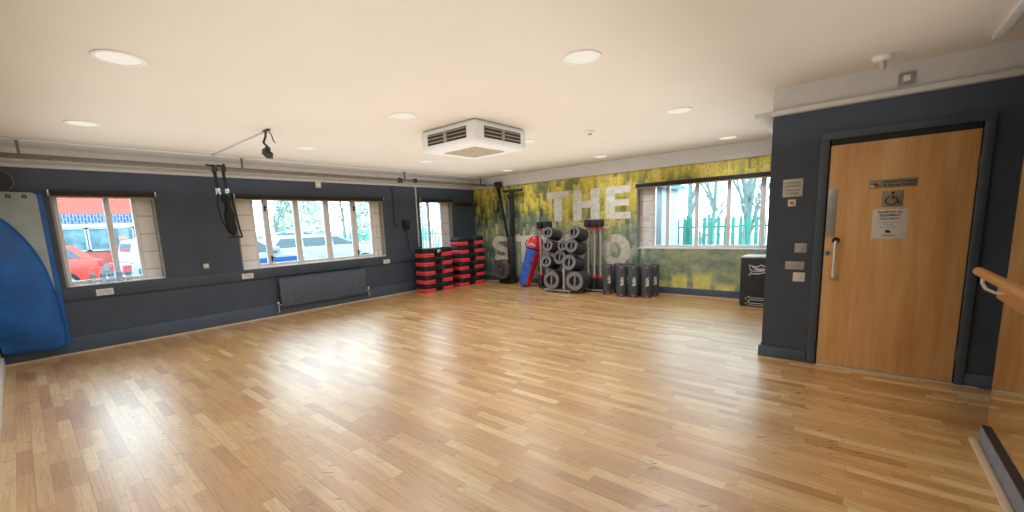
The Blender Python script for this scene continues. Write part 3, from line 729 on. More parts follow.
# ------------------------------------------------------------------ stacked exercise steps
def make_step(lab, loc, group):
    t = thing('exercise_step', lab, 'exercise step', loc, 0, group)
    hl, hd, hh = .415, .2, .194
    def plan(hl, hd, r, waist):
        pts = []
        for cx, cy, a in ((hd-r, hl-r, 0), (-hd+r, hl-r, 90), (-hd+r, -hl+r, 180), (hd-r, -hl+r, 270)):
            for k in range(6): pts.append((cx+r*math.cos(R(a+90*k/5)), cy+r*math.sin(R(a+90*k/5))))
            if a == 90: pts += [(-hd, .14), (-hd+waist, .08), (-hd+waist, -.08), (-hd, -.14)]
            if a == 270: pts += [(hd, -.14), (hd-waist, -.08), (hd-waist, .08), (hd, .14)]
        return pts
    MB().prism([(x, y, .092) for x, y in plan(hl, hd, .09, .05)], (0, 0, .088), .012).build('platform', BLACK, t)
    MB().prism([(x, y, .18) for x, y in plan(hl-.02, hd-.02, .08, .05)], (0, 0, .012), .004).build('grip_top', DGREY, t)
    MB().box(-.11, .11, -.2, .2, .0, .1, .01).build('crossbeam', BLACK, t)
    for s in (-1, 1):
        pts = [(x, y) for x, y in rrect(-.195, .195, -.15, .15, .07)]
        r = MB().prism([(x, y+s*.262, .002) for x, y in pts], (0, 0, .088), .012).build('riser', RED, t)
        MB().prism([(x*1.012, y*1.012+s*.262, .042) for x, y in pts], (0, 0, .006)).build('riser_groove', mat('dark_red_groove', (150, 22, 40), .5), r)
    return t
ords = ['lowest', 'second lowest', 'third', 'fourth', 'fifth', 'sixth']
st0 = None
for s, (cx, cy, n, nm) in enumerate(((.40, -1.79, 5, 'shorter stack below the narrow window'), (.42, -.745, 6, 'taller stack in the corner'))):
    for k in range(n):
        o = 'top' if k == n-1 else ords[k]
        lab = f'{o} black exercise step with red risers in the {nm}'
        loc = (cx+random.uniform(-.012, .012), cy+random.uniform(-.025, .025), k*.194)
        if st0 is None: st0 = make_step(lab, loc, 'stacked exercise steps')
        else: dup(st0, loc, None, lab)
t5 = [o for o in COL.objects if o.get('label', '').startswith('top black exercise step') and 'shorter' in o['label']][0]
m = MB()
for z0, a in ((.148, .05), (.125, .065), (.1, .045)): m.box(.175, .183, -.06+a*.3, -.06+a*.3+a*1.6, z0-.008, z0+.008, .002)
m.build('white_emblem', WHITEINK, t5)

# ------------------------------------------------------------------ rowing machine stood on end
t = thing('rowing_machine', 'black rowing machine stored upright against the mural', 'rowing machine', (1.27, -.22, 0))
M = Matrix.Translation((-.06, -.16, .36)) @ Matrix.Rotation(R(14), 4, 'Z') @ Matrix.Rotation(PI/2, 4, 'X')
fw = MB().lathe([(0, -.09), (.2, -.09), (.235, -.06), (.235, .05), (.2, .085), (0, .085)], 36, M=M).build('flywheel_housing', BLACK, t)
for r0 in (.07, .115, .16, .2):
    MB().lathe([(r0-.004, .086), (r0, .093), (r0+.004, .086)], 36, M=M).build('vent_ring', mat('grey_ring', (110, 114, 120), .4), fw)
MB().lathe([(0, .086), (.022, .088), (.018, .098), (0, .1)], 20, M=M).build('hub', SILVER, fw)
MB().box(-.02, .13, -.02, .12, .1, 1.12, .03).build('frame_body', RUBBER, t)
MB().box(-.30, .17, -.05, .12, .02, .12, .02).build('foot_bar', BLACK, t)
MB().box(.06, .14, .03, .11, 1.0, 2.16, .012).build('monorail', BLACK, t)
MB().box(.015, .045, .03, .1, 1.05, 2.12, .008).build('rail_edge', mat('grey_rail_edge', (110, 116, 120), .4, .5), t)
MB().tube([(-.0, .04, 1.0), (-.1, .02, 1.0), (-.2, -.02, .99), (-.24, -.02, 1.02)], .022, 10).build('handle_arm', mat('green_grey_handle', (84, 104, 96), .5), t)
MB().box(-.12, .42, .03, .1, 2.16, 2.22, .012).build('rear_leg', BLACK, t)
MB().box(.02, .12, .0, .14, 2.02, 2.12, .015).build('seat_carriage', BLACK, t)
t = thing('wall_bracket', 'black bracket box at the end of the rail above the rowing machine', 'bracket', (.96, -.14, 2.30))
MB().box(-.09, .09, -.05, .06, .02, .13, .01).build('bracket_box', BLACK, t); MB().box(-.34, .0, -.02, .02, .06, .09, .006).build('link_bar', RAILT, t)
MB().box(-.06, .06, -.03, .03, -.02, .02, .006).build('strap_slot', DGREY, t)
MB().tube([(-.03, 0, .0), (.12, -.01, -.55), (.27, -.03, -1.2)], .02, 8, flat=(.045, .012)).build('strap', STRAP, t)
MB().tube([(.03, 0, .0), (.16, -.02, -.6), (.29, -.05, -1.15)], .02, 8, flat=(.03, .01)).build('strap', STRAP, t)

# ------------------------------------------------------------------ punch bag
BR = mat('red_vinyl', (216, 34, 48), .35, var=.1, coat=.3); BB = mat('blue_vinyl', (52, 104, 222), .35, var=.12, coat=.3)
tilt = (R(-12), R(12), 0)
t = thing('punch_bag', 'red and blue punch bag leaning against the mural wall', 'punch bag', (1.90, -.45, 0.03), 0, None, tilt); t.scale = (.86, .86, 1)
prof = [(.0, .0), (.11, .0), (.155, .03), (.165, .1), (.17, .3), (.19, .6), (.21, .75), (.215, .84)]
MB().lathe(prof, 26, R(-42), R(228)).build('red_side', BR, t)
MB().lathe([(r+.001, z) for r, z in prof], 14, R(228), R(318)).build('blue_panel', BB, t)
MB().lathe([(.217, .83), (.22, .835), (.22, .862), (.216, .867)], 40).build('black_band', BLACK, t)
MB().lathe([(.215, .865), (.212, .95), (.19, 1.05), (.15, 1.11), (.08, 1.13), (0, 1.132)], 40).build('red_top', BR, t)
MB().tube([(.09*math.cos(2*PI*k/20), .09*math.sin(2*PI*k/20), 1.133) for k in range(20)], .008, 6, True).build('top_seam', BLACK, t)
MB().tube([(-.19, -.12, .86), (-.235, -.13, .93), (-.2, -.1, 1.02)], .012, 6).build('carry_strap', BLACK, t)
m = MB()
for k, (a, z) in enumerate(((-100, .93), (-86, .945), (-72, .94), (-60, .925))):
    aa = R(a); r = .214; m.box(-.02, .02, -.003, .003, -.025, .025, M=Matrix.Translation((r*math.cos(aa), r*math.sin(aa), z)) @ Matrix.Rotation(aa+PI/2, 4, 'Z') @ Matrix.Rotation(R(25), 4, 'Y'))
m.build('white_logo', mat('pale_logo', (222, 200, 190), .5), t)

# ------------------------------------------------------------------ studio plate rack
RX = 2.99
rk = thing('plate_rack', 'silver rack holding black weight plates on sloping pegs', 'rack', (RX, -.45, 0))
MB().box(-.32, .31, -.33, -.27, .02, .06, .012).build('base_bar', SILVER, rk)
MB().box(-.32, .31, .2, .26, .02, .06, .012).build('base_bar', SILVER, rk)
MB().box(.12, .17, -.3, .22, .03, .06, .01).build('base_spine', SILVER, rk)
for sx in (-.27, .26):
    for sy in (-.3, .23): MB().cyl((sx, sy, 0), (sx, sy, .025), .025, n=12).build('foot', DGREY, rk)
MB().box(.12, .17, .22, .27, .05, 1.36, .01).build('upright', SILVER, rk)
MB().box(.115, .175, -.3, -.25, .05, .50, .008).build('front_upright', SILVER, rk)
stacks = [(2.80, 1.225, .118, 'top left', 13), (3.41, 1.225, .128, 'top right', 13),
          (2.79, .96, .125, 'second row left', 13), (3.35, .96, .14, 'second row right', 13), (3.08, .95, .11, 'second row middle', 13),
          (2.745, .63, .125, 'third row left', 13), (3.01, .72, .148, 'third row middle', 13), (3.29, .63, .158, 'third row right', 13),
          (2.865, .25, .19, 'bottom row left', 5), (3.41, .26, .195, 'bottom row right', 5)]
def make_plate(r, lab, loc, rot, grp):
    # disc axis = local y (front faces -y)
    t = thing('weight_plate', lab, 'weight plate', loc, 0, grp, rot)
    M = Matrix.Rotation(PI/2, 4, 'X'); h = .026
    oct_ = [(r*math.cos(2*PI*k/24)*(1.0 if k % 3 else .985), r*math.sin(2*PI*k/24)*(1.0 if k % 3 else .985)) for k in range(24)]
    m = MB(); inn = [(x*.6, z*.52) for x, z in oct_]
    for y0 in (-h, h):
        for k in range(24):
            a, b, c, d = oct_[k], oct_[(k+1) % 24], inn[(k+1) % 24], inn[k]
            m.quad(*[(p[0], y0, p[1]) for p in (a, b, c, d)])
    for ringp in (oct_, inn):
        for k in range(24):
            a, b = ringp[k], ringp[(k+1) % 24]; m.quad((a[0], -h, a[1]), (b[0], -h, b[1]), (b[0], h, b[1]), (a[0], h, a[1]))
    bmesh.ops.remove_doubles(m.bm, verts=m.bm.verts, dist=1e-5)
    m.build('rim', mat('charcoal_plate', (58, 62, 67), .45, var=.1), t)
    m = MB()
    for k in range(24):
        m.quad(*[(p[0]*q, -h-.0006, p[1]*q) for p, q in ((oct_[k], .985), (oct_[(k+1) % 24], .985), (inn[(k+1) % 24], 1.03), (inn[k], 1.03))])
    m.build('face_ring', mat('grey_plate_face', (128, 134, 142), .45, var=.1), t)
    MB().box(-r*.08, r*.08, -h*.9, h*.9, -r*.55, r*.55, .004).build('grip_bar', mat('grey_grip', (150, 152, 156), .4), t)
    MB().cyl((0, h*.3, 0), (0, h*.8, 0), r*.62, n=20).build('inner_web', BLACK, t)
    for a0 in (30, 210):
        pts = [(r*.82*math.cos(R(a0+8*k)), -h-.001, r*.82*math.sin(R(a0+8*k))) for k in range(8)]
        MB().tube(pts, .006, 6, flat=(.009, .002)).build('coloured_arc', mat('coral_arc', (226, 96, 104), .5), t)
    return t
ordn = ['front', 'second', 'third', 'fourth', 'fifth', 'sixth', 'rearmost']
for x, z, r, nm, SL in stacks:
    base = Vector((x, -.80, z)); ax = Vector((0, math.cos(R(SL)), -math.sin(R(SL))))
    if 'middle' in nm: base.y += .1
    n = 7 if 'middle' not in nm else 4
    if 'bottom' in nm: n = 6
    pr = None
    for k in range(n):
        p = base + ax*(.03+k*.0535)
        o = 'rearmost' if k == n-1 else ordn[k]
        lab = f'{o} black weight plate on the {nm} peg of the rack'
        if pr is None: pr = make_plate(r, lab, p, (R(-SL), 0, 0), f'weight plates on the {nm} peg')
        else: dup(pr, p, (R(-SL), 0, 0), lab)
    e = base + ax*(.03+n*.0535+.02) - Vector((RX, -.45, 0)); s0 = base - Vector((RX, -.45, 0))
    MB().cyl(tuple(s0 + Vector((0, .02, r*.56))), tuple(e+Vector((0, 0, r*.56))), .01, n=8).build('peg', SILVER, rk)
    m = MB().box(min(.14, e.x), max(.14, e.x), e.y-.015, .23, e.z+r*.4, e.z+r*.4+.05); m.build('peg_arm', SILVER, rk, smooth=False)

# barbells standing in their racks
def make_bar(lab, loc, h, grp, lo=.30):
    t = thing('barbell', lab, 'barbell', loc, 0, grp)
    MB().cyl((0, 0, .05), (0, 0, h), .021, n=14).build('shaft', mat('bright_steel', (206, 208, 210), .3, .35, var=.03), t)
    MB().box(-.062, .062, -.062, .062, h-.03, h+.12, .025).build('end_stop', RUBBER, t)
    MB().cyl((0, 0, h-.075), (0, 0, h-.03), .048, n=16).build('collar', RED, t)
    MB().cyl((0, 0, lo-.02), (0, 0, lo+.025), .048, n=16).build('collar', RED, t)
    MB().box(-.056, .056, -.056, .056, .05, lo-.02, .02).build('end_stop', RUBBER, t)
    return t
stand = thing('barbell_stand', 'low silver and black stand holding the upright barbells', 'stand', (3.58, -.25, 0))
MB().box(-.22, .27, -.17, -.10, .025, .05, .01).build('base_front', SILVER, stand)
MB().box(-.22, .27, -.10, .16, .03, .048, .008).build('base_tray', DGREY, stand)
for sx in (-.16, .2):
    for sy in (-.13, .12): MB().cyl((sx, sy, 0), (sx, sy, .03), .02, n=12).build('foot', DGREY, stand)
MB().box(-.015, .035, .11, .15, .04, 1.30, .008).build('upright', SILVER, stand)
MB().box(-.2, .25, .10, .15, 1.27, 1.30, .006).build('top_holder', CREAM, stand)
bars = [(3.46, -.32, 0, 'front left barbell in the right-hand stand'), (3.60, -.32, 0, 'front middle barbell in the right-hand stand'), (3.73, -.31, 0, 'front right barbell in the right-hand stand'),
        (3.50, -.17, 0, 'rear left barbell in the right-hand stand'), (3.66, -.17, 0, 'rear right barbell in the right-hand stand')]
bpro = None
for x, y, h, lab in bars:
    lab2 = 'chrome '+lab+' with red collars'
    if bpro is None: bpro = make_bar(lab2, (x, y, .0), 1.33, 'upright studio barbells')
    else: dup(bpro, (x, y, 0), None, lab2)
for x, y, lab in ((2.375, -.45, 'leftmost barbell, standing between punch bag and plate rack'), (2.545, -.45, 'second barbell from the left, beside the plate rack'), (2.46, -.25, 'barbell behind the two leftmost ones beside the punch bag')):
    dup(bpro, (x, y, 0), None, 'chrome '+lab)
s2 = thing('barbell_stand', 'small dark floor stand under the barbells beside the punch bag', 'stand', (2.46, -.36, 0))
MB().box(-.13, .12, -.16, .16, .02, .048, .008).build('base_tray', DGREY, s2)
for sx in (-.1, .09): MB().cyl((sx, -.1, 0), (sx, -.1, .025), .02, n=10).build('foot', DGREY, s2)
MB().box(-.12, .11, .13, .16, .045, 1.3, .006).build('upright', SILVER, s2)

# ------------------------------------------------------------------ rubber tubes
tubes = [(3.96, -.47, 'leftmost'), (4.09, -.27, 'second from left, standing back'), (4.30, -.58, 'third from left, standing forward'), (4.30, -.28, 'fourth from left, standing back'),
         (4.51, -.54, 'fifth from left, well forward'), (4.56, -.30, 'sixth from left, standing back'), (4.735, -.48, 'seventh from left'), (4.78, -.26, 'rightmost')]
tp = None
TB = mat('tube_rubber', (72, 82, 90), .6, var=.12)
for k, (x, y, nm) in enumerate(tubes):
    lab = f'black training tube on the floor, {nm} of eight'
    rz = R(random.uniform(-12, 12))
    if tp is None:
        tp = thing('training_tube', lab, 'training tube', (x, y, 0), rz, 'black training tubes by the mural')
        MB().lathe([(.05, 0), (.092, 0), (.095, .006), (.095, .572), (.092, .578), (.055, .578), (.05, .57)], 28).build('tube_body', TB, tp)
        MB().lathe([(.05, .57), (.05, .3), (0, .3)], 20).build('tube_bore', BLACK, tp)
        for z0 in (.545, .02): MB().lathe([(.0955, z0), (.0965, z0+.002), (.0965, z0+.018), (.0955, z0+.02)], 8, R(-80), R(-45)).build('red_mark', mat('pink_mark', (220, 88, 116), .5), tp)
        a = R(-58)
        txt = text_mesh('white_lettering', 'VIPR', .075, WHITEINK, tp, (.0975*math.cos(a), .0975*math.sin(a), .29), (R(90), R(90), a+PI/2), .003, xs=1.1)
    else: dup(tp, (x, y, 0), (0, 0, rz), lab)

# ------------------------------------------------------------------ plyometric box
t = thing('plyo_box', 'black jump box with white logo and arrows half hidden by the door wall', 'jump box', (6.54, -.25, 0))
MB().box(-.30, .30, -.28, .2, 0, .765, .02, 3).build('foam_body', mat('black_vinyl', (34, 42, 46), .5, var=.12), t)
MB().box(-.295, .295, -.275, .195, .762, .785, .006).build('top_cover', mat('pale_top', (206, 206, 204), .5), t)
yy = -.283
def outline(name, pts, r, closed=True): MB().tube([(x, yy, z) for x, z in pts], r, 6, closed).build(name, WHITEINK, t)
for dz in (.0, -.085): outline('printed_arrow', [(-.22, .125+dz), (-.16, .165+dz), (-.165, .14+dz), (.2, .14+dz), (.2, .11+dz), (-.165, .11+dz), (-.16, .085+dz)], .004)
outline('printed_emblem', [(-.18, .65), (-.08, .62), (-.02, .655), (.08, .61), (.1, .58), (.04, .545), (-.06, .515), (-.12, .52), (-.18, .49), (-.13, .56), (-.16, .57)], .008)
outline('printed_emblem', [(-.14, .62), (-.06, .59), (.02, .6), (.03, .575), (-.05, .555), (-.1, .55)], .008)
outline('printed_emblem', [(-.1, .585), (-.02, .575), (.06, .585)], .008, False)

# ------------------------------------------------------------------ outdoors
def exm(name, c, rough=.8, var=.08, scale=3): return mat(name, c, rough, 0, var, scale)
struct(MB().box(-40, -.31, -30, 3.2, -.12, -.02).box(-.31, 14, .31, 3.2, -.12, -.02).build('ground_tarmac', exm('tarmac', (88, 94, 102)), smooth=False))
struct(MB().box(-40, 24, 3.2, 30, -.12, -.03).build('ground_leaf_litter', exm('leaf_litter', (150, 140, 128), var=.25, scale=6), smooth=False))
EXB = brick_mat('red_brick', (176, 86, 72), (164, 74, 64), (168, 112, 100))
BAND = brick_mat('blue_soldier_course', (62, 88, 134), (52, 76, 122), (130, 150, 184), bw=.3, bh=.11, ms=.016, vert=True)
GLD = mat('dark_pane', (92, 122, 132), .15, var=.2, scale=2)
bld = thing('brick_building', 'red brick building with blue brick band across the car park', 'building', (-19, -6, 0))
MB().box(-4, 0, -9, 3.4, -.05, 5.2).build('brick_wall', EXB, bld, smooth=False)
MB().box(0, .04, -9, 2.2, 2.22, 2.62).build('soldier_course', BAND, bld, smooth=False)
MB().box(0, .08, -9, 2.4, 2.02, 2.2).build('white_lintel', exm('white_render', (165, 168, 172)), bld, smooth=False)
MB().box(0, .05, -9, 3.4, 0, .35).build('plinth', exm('grey_plinth', (130, 138, 150)), bld, smooth=False)
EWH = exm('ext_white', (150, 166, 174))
for k in range(9):
    y0 = -4.6+k*.82
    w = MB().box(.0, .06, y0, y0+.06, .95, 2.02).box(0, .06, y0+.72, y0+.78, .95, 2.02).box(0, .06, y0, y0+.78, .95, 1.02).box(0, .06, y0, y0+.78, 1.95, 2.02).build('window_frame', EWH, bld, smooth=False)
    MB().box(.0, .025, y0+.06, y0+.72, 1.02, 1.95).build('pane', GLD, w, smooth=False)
    if k % 3 == 1: MB().box(.026, .032, y0+.2, y0+.5, 1.05, 1.6).build('interior_glimpse', exm('tan_inside', (150, 116, 96)), w, smooth=False)

TYRE = mat('tyre', (30, 30, 32), .8); CGL = mat('car_glass', (52, 72, 82), .1, var=.1)
def make_car(lab, loc, rz, paint, kind='hatch', h=1.45):
    t = thing('car', lab, 'car', loc, rz)
    # length along x (front +x), width along y
    L, W = 4.2, 1.76
    low = [(-2.1, .32), (-2.12, .62), (-2.05, .9), (-1.9, .98), (.75, .98), (1.55, .88), (2.0, .72), (2.1, .5), (2.05, .28), (1.7, .22), (-1.8, .22)]
    body = MB().prism([(x, -W/2, z) for x, z in low], (0, W, 0), .06).build('body', paint, t)
    if kind == 'hatch': cab = [(-1.98, .95), (-1.62, h-.08), (-1.2, h), (.0, h), (.35, h-.06), (1.1, .95)]
    else: cab = [(-2.0, .95), (-1.9, h-.06), (-1.6, h), (.15, h), (.5, h-.06), (1.15, .95)]
    m = MB(); ins = .17
    def yy(z): return W/2-.04-ins*(z-.95)/(h-.95)
    n = len(cab)
    Lf = [m.bm.verts.new((x, -yy(z), z)) for x, z in cab]; Rt = [m.bm.verts.new((x, yy(z), z)) for x, z in cab]
    m.bm.faces.new(Lf); m.bm.faces.new(Rt[::-1])
    for k in range(n): m.bm.faces.new((Lf[k], Rt[k], Rt[(k+1) % n], Lf[(k+1) % n]))
    m.build('cabin', paint, t)
    zt, zb = h-.1, .98
    for s in (-1, 1):
        for xa, xb, ta, tb in ((-1.72, -.85, -1.45, -.85), (-.78, .12, -.78, .12), (.2, .95, .2, .38)):
            MB().quad((xa, s*(yy(zb)+.006), zb), (xb, s*(yy(zb)+.006), zb), (tb, s*(yy(zt)+.006), zt), (ta, s*(yy(zt)+.006), zt)).build('side_window', CGL, t, smooth=False, solid=.008)
    MB().quad((-2.0+.03, -.68, 1.0), (-2.0+.03, .68, 1.0), (cab[1][0]-.02, .56, h-.12), (cab[1][0]-.02, -.56, h-.12)).build('rear_window', CGL, t, smooth=False, solid=.012)
    MB().quad((1.08, -.7, 1.0), (1.08, .7, 1.0), (.42, .58, h-.09), (.42, -.58, h-.09)).build('windscreen', CGL, t, smooth=False, solid=.012)
    for x in (-1.3, 1.28):
        for s in (-1, 1):
            w = MB().cyl((x, s*(W/2-.2), .31), (x, s*(W/2+.01), .31), .31, n=24).build('wheel', TYRE, t)
            MB().cyl((x, s*(W/2+.005), .31), (x, s*(W/2+.02), .31), .2, n=20).build('hubcap', SILVER, w)
    for s in (-1, 1):
        MB().box(-2.14, -2.0, s*.78-.1, s*.78+.1, .7, .92, .02).build('tail_light', mat('tail_red', (190, 60, 70), .3), t)
        MB().box(1.95, 2.09, s*.66-.14, s*.66+.14, .58, .72, .02).build('headlight', mat('head_lamp', (220, 226, 230), .2), t)
        MB().box(.85, .98, s*.9-.09, s*.9+.09, .98, 1.1, .02).build('wing_mirror', paint, t)
    MB().box(-2.16, -2.05, -.75, .75, .3, .52, .03).build('rear_bumper', mat('bumper_black', (44, 46, 50), .6), t)
    MB().box(2.0, 2.12, -.6, .6, .3, .46, .02).build('grille', mat('bumper_black', (44, 46, 50), .6), t)
    MB().box(-2.135, -2.1, -.26, .26, .56, .67, .004).build('number_plate', mat('plate_yellow', (220, 210, 150), .5), t)
    return t
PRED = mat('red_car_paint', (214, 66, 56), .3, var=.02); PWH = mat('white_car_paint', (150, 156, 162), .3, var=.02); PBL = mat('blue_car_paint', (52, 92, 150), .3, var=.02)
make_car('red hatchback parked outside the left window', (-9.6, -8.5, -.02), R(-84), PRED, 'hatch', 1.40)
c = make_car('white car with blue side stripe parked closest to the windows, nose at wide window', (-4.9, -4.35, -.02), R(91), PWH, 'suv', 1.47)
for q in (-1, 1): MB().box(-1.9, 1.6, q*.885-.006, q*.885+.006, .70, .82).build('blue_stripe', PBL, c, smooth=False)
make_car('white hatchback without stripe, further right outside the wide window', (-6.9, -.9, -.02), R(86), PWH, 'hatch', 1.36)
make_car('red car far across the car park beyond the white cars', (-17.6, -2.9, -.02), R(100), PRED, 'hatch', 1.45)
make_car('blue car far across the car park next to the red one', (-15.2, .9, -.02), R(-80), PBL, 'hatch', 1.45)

# palisade fence
FEN = mat('teal_fence_paint', (64, 150, 134), .5, var=.06)
fence = thing('palisade_fence', 'teal green palisade fence running behind the windows', 'fence', (0, 3.5, -.03))
x = -26.0; pan = None
while x < 12.5:
    m = MB()
    for k in range(17):
        xx = .08+k*.162
        m.prism([(xx-.04, -.01, .06), (xx+.04, -.01, .06), (xx+.04, -.01, 1.36), (xx+.012, -.01, 1.43), (xx, -.01, 1.48), (xx-.012, -.01, 1.43), (xx-.04, -.01, 1.36)], (0, .014, 0))
    for z in (.3, 1.18): m.box(0, 2.75, .005, .045, z-.025, z+.025)
    if pan is None:
        pan = m.build('pale_panel', FEN, fence, (x, 0, 0), smooth=False)
        post = MB().box(-.05, .05, .03, .1, 0, 1.5).build('post', FEN, fence, (x, 0, 0), smooth=False)
    else:
        m.bm.free()
        a = pan.copy(); COL.objects.link(a); a.location = (x, 0, 0); b = post.copy(); COL.objects.link(b); b.location = (x, 0, 0)
    x += 2.75
# white shed outside the mural window
t = thing('white_shed', 'white outbuilding with a door just outside the mural window', 'outbuilding', (3.2, 2.3, -.03))
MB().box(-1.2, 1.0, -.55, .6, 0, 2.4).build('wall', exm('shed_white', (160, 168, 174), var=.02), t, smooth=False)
MB().prism([(-1.35, -.7, 2.75), (1.12, -.7, 2.1), (1.12, -.7, 2.2), (-1.35, -.7, 2.85)], (0, 1.4, 0)).build('roof', exm('shed_roof', (84, 124, 144)), t, smooth=False)
d = MB().box(.1, .86, -.58, -.55, .05, 1.75).build('shed_door', exm('shed_door', (120, 138, 150)), t, smooth=False)
MB().box(.78, .82, -.62, -.58, .85, 1.0).build('door_handle', DGREY, d)

# trees
def tree_mesh(name, seed, h, r0, depth, spread, m, fork=3):
    rnd = random.Random(seed); mb = MB(); bm = mb.bm
    def seg(p, q, ra, rb, n):
        d = (q-p).normalized(); u = d.cross(Vector((.31, .77, .55))).normalized(); v = d.cross(u)
        A = [bm.verts.new(p+(u*math.cos(2*PI*k/n)+v*math.sin(2*PI*k/n))*ra) for k in range(n)]
        B = [bm.verts.new(q+(u*math.cos(2*PI*k/n)+v*math.sin(2*PI*k/n))*rb) for k in range(n)]
        for k in range(n): bm.faces.new((A[k], A[(k+1) % n], B[(k+1) % n], B[k]))
    def grow(p, d, ln, r, lev):
        q = p + d*ln; seg(p, q, r, r*.72, 6 if lev > 2 else 3)
        if lev == 0: return
        for k in range(fork if lev > 1 else fork+1):
            nd = (d + Vector((rnd.uniform(-1, 1), rnd.uniform(-1, 1), rnd.uniform(-.3, .8)))*spread).normalized()
            s = rnd.uniform(.45, 1.0); grow(p+d*ln*s, nd, ln*rnd.uniform(.55, .8), r*.55, lev-1)
    grow(Vector((0, 0, 0)), Vector((rnd.uniform(-.08, .08), rnd.uniform(-.08, .08), 1)).normalized(), h*.42, r0, depth)
    return mb
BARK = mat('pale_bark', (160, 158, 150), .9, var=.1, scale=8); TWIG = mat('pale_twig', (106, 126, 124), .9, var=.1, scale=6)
tm = [tree_mesh('t', 11+k, 7.5, .10, 6 if k else 5, .62, None) for k in range(2)]
protos = []
def put_tree(lab, loc, rz, which, sc_=1, grp='bare trees beyond the fence'):
    if len(protos) <= which:
        o = tm[which].build('bare_tree', (BARK, TWIG)[which], None, (0, 0, 0), smooth=False); protos.append(o)
    else: o = protos[which].copy(); COL.objects.link(o)
    o.location = loc; o.rotation_euler = (0, 0, rz); o.scale = (sc_,)*3
    return tag(o, lab, 'tree', grp)
spots = [((5.1, 6.6), 'behind the palisade fence, right panes of the mural window', 1), ((3.5, 6.4), 'behind the palisade fence, second pane of the mural window', 1), ((1.4, 9.4), 'behind the white outbuilding at the mural window', 1), ((4.3, 10.4), 'farthest back in the middle of the mural window', 1),
         ((2.6, 12.8), 'deep behind the fence at the left of the mural window', 1), ((5.6, 13.6), 'deep behind the fence at the right of the mural window', 1), ((-6.6, 5.2), 'seen through the narrow window, left pane', 1), ((-2.6, 7.6), 'seen through the narrow window, right pane', 0),
         ((-11.5, .6), 'standing in the car park behind the closest white car', 0), ((-14.0, -3.6), 'seen at the left of the wide window, pale trunk', 0), ((-19.0, 6.8), 'beyond the fence at the centre of the wide window', 1), ((-12.6, 6.4), 'beyond the fence at the right of the wide window', 1), ((-23.0, 4.0), 'far off at the left of the wide window', 1)]
protos_used = 0
order = sorted(range(len(spots)), key=lambda i: spots[i][2])
for i in order:
    (x, y), w, k = spots[i]
    put_tree(f'bare winter tree {w}', (x, y, -.03), i*1.3, k, .85+.1*(i % 3))
for k, (x, y, sc_, w) in enumerate(((5.3, 5.2, .36, 'closest to the right panes of the mural window'), (4.2, 4.9, .33, 'low behind the middle pane of the mural window'), (3.2, 5.0, .35, 'beside the fence post at the second pane of the mural window'),
        (4.8, 8.4, .5, 'taller, behind the right trunk at the mural window'), (3.6, 8.2, .48, 'taller, behind the second pane at the mural window'), (2.6, 7.4, .45, 'next to the white outbuilding'),
        (-5.2, 5.0, .36, 'behind the fence in the narrow window'), (-7.6, 7.4, .5, 'farther behind the fence in the narrow window'))):
    o = protos[1].copy(); COL.objects.link(o); o.name = 'bare_shrub'; o.location = (x, y, -.03); o.rotation_euler = (0, 0, 2.1*k+.4); o.scale = (sc_*1.25, sc_*1.25, sc_)
    tag(o, f'bare twiggy shrub {w}', 'shrub', 'bare shrubs behind the fence')
def leafy(lab, loc, rx, h, seed, m, n=1500):
    rnd = random.Random(seed)
    t = thing('evergreen_tree', lab, 'tree', loc, 0, 'evergreen trees in the distance')
    MB().cyl((0, 0, 0), (0, 0, h*.5), .15, .08, 8).build('trunk', BARK, t)
    mb = MB()
    for k in range(n):
        z = h*(.08+.92*rnd.random()**1.1); rr = rx*(1-z/h*.75)*math.sqrt(rnd.uniform(.35, 1)); a = rnd.uniform(0, 2*PI)
        c = Vector((rr*math.cos(a), rr*math.sin(a), z)); s = rnd.uniform(.16, .34)
        u = Vector((rnd.gauss(0, 1), rnd.gauss(0, 1), rnd.gauss(0, .6))).normalized(); v = u.cross(Vector((rnd.gauss(0, 1), rnd.gauss(0, 1), rnd.gauss(0, 1)))).normalized()
        mb.quad(c-u*s, c+v*s*.5, c+u*s, c-v*s*.5)
    mb.build('foliage', m, t, smooth=False)
EVG = mat('evergreen_leaf', (178, 200, 188), .8, var=.12, scale=2)
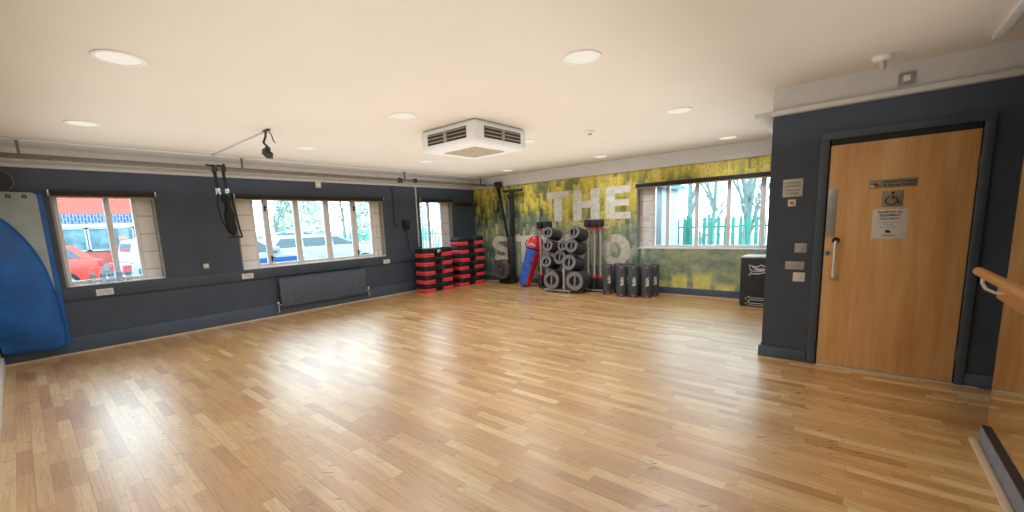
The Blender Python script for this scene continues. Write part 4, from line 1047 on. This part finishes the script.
for k, (x, y, rx, h, w) in enumerate(((-25, .6, 2.0, 7, 'far left in the wide window'), (-25, 6.6, 2.4, 8, 'second from left in the wide window'), (-21, 10.5, 2.3, 7.5, 'behind the centre of the wide window'), (-16, 9.5, 2.2, 7, 'behind the right of the wide window'),
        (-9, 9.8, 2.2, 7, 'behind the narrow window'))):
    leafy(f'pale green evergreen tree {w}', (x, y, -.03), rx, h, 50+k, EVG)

# ------------------------------------------------------------------ light, camera
for lx, ly, sx, sy, e in ((3.6, -4.1, 6.2, 7.0, 112), (7.6, -5.6, 1.2, 4.4, 8)):  # added upward lamps that brighten the ceiling evenly; the room has no such fixtures
    L = bpy.data.lights.new('added_uplight', 'AREA'); L.shape = 'RECTANGLE'; L.size = sx; L.size_y = sy; L.energy = e; L.color = (.98, .99, 1)
    lo = bpy.data.objects.new('added_uplight', L); COL.objects.link(lo); lo.location = (lx, ly, 2.02); lo.rotation_euler = (PI, 0, 0)
w = bpy.data.worlds.new('World'); sc.world = w; w.use_nodes = True
bg = w.node_tree.nodes['Background']; bg.inputs[0].default_value = (.74, .88, 1.0, 1); bg.inputs[1].default_value = 7.6

fx, pcx, pcy = 413.4266, 500.7792, 284.4170
r = Vector((.75986564, .64882883, -.04031586)); u = Vector((-.06393967, .13630999, .98860068)); f = Vector((-.64692807, .7486259, -.14506318))
cam = bpy.data.cameras.new('camera'); co = bpy.data.objects.new('camera', cam); COL.objects.link(co)
co.matrix_world = Matrix(((r.x, u.x, -f.x, 7.59805), (r.y, u.y, -f.y, -7.86988), (r.z, u.z, -f.z, 1.43908), (0, 0, 0, 1)))
cam.sensor_width = 36; cam.lens = fx*36/1024; cam.shift_x = (512-pcx)/1024; cam.shift_y = (pcy-256)/1024; cam.clip_start = .02; cam.clip_end = 200
sc.camera = co
sc.view_settings.view_transform = 'Standard'; sc.view_settings.exposure = 0
sc.cycles.use_denoising = True
sc.cycles.max_bounces = 10; sc.cycles.diffuse_bounces = 6; sc.cycles.transparent_max_bounces = 12
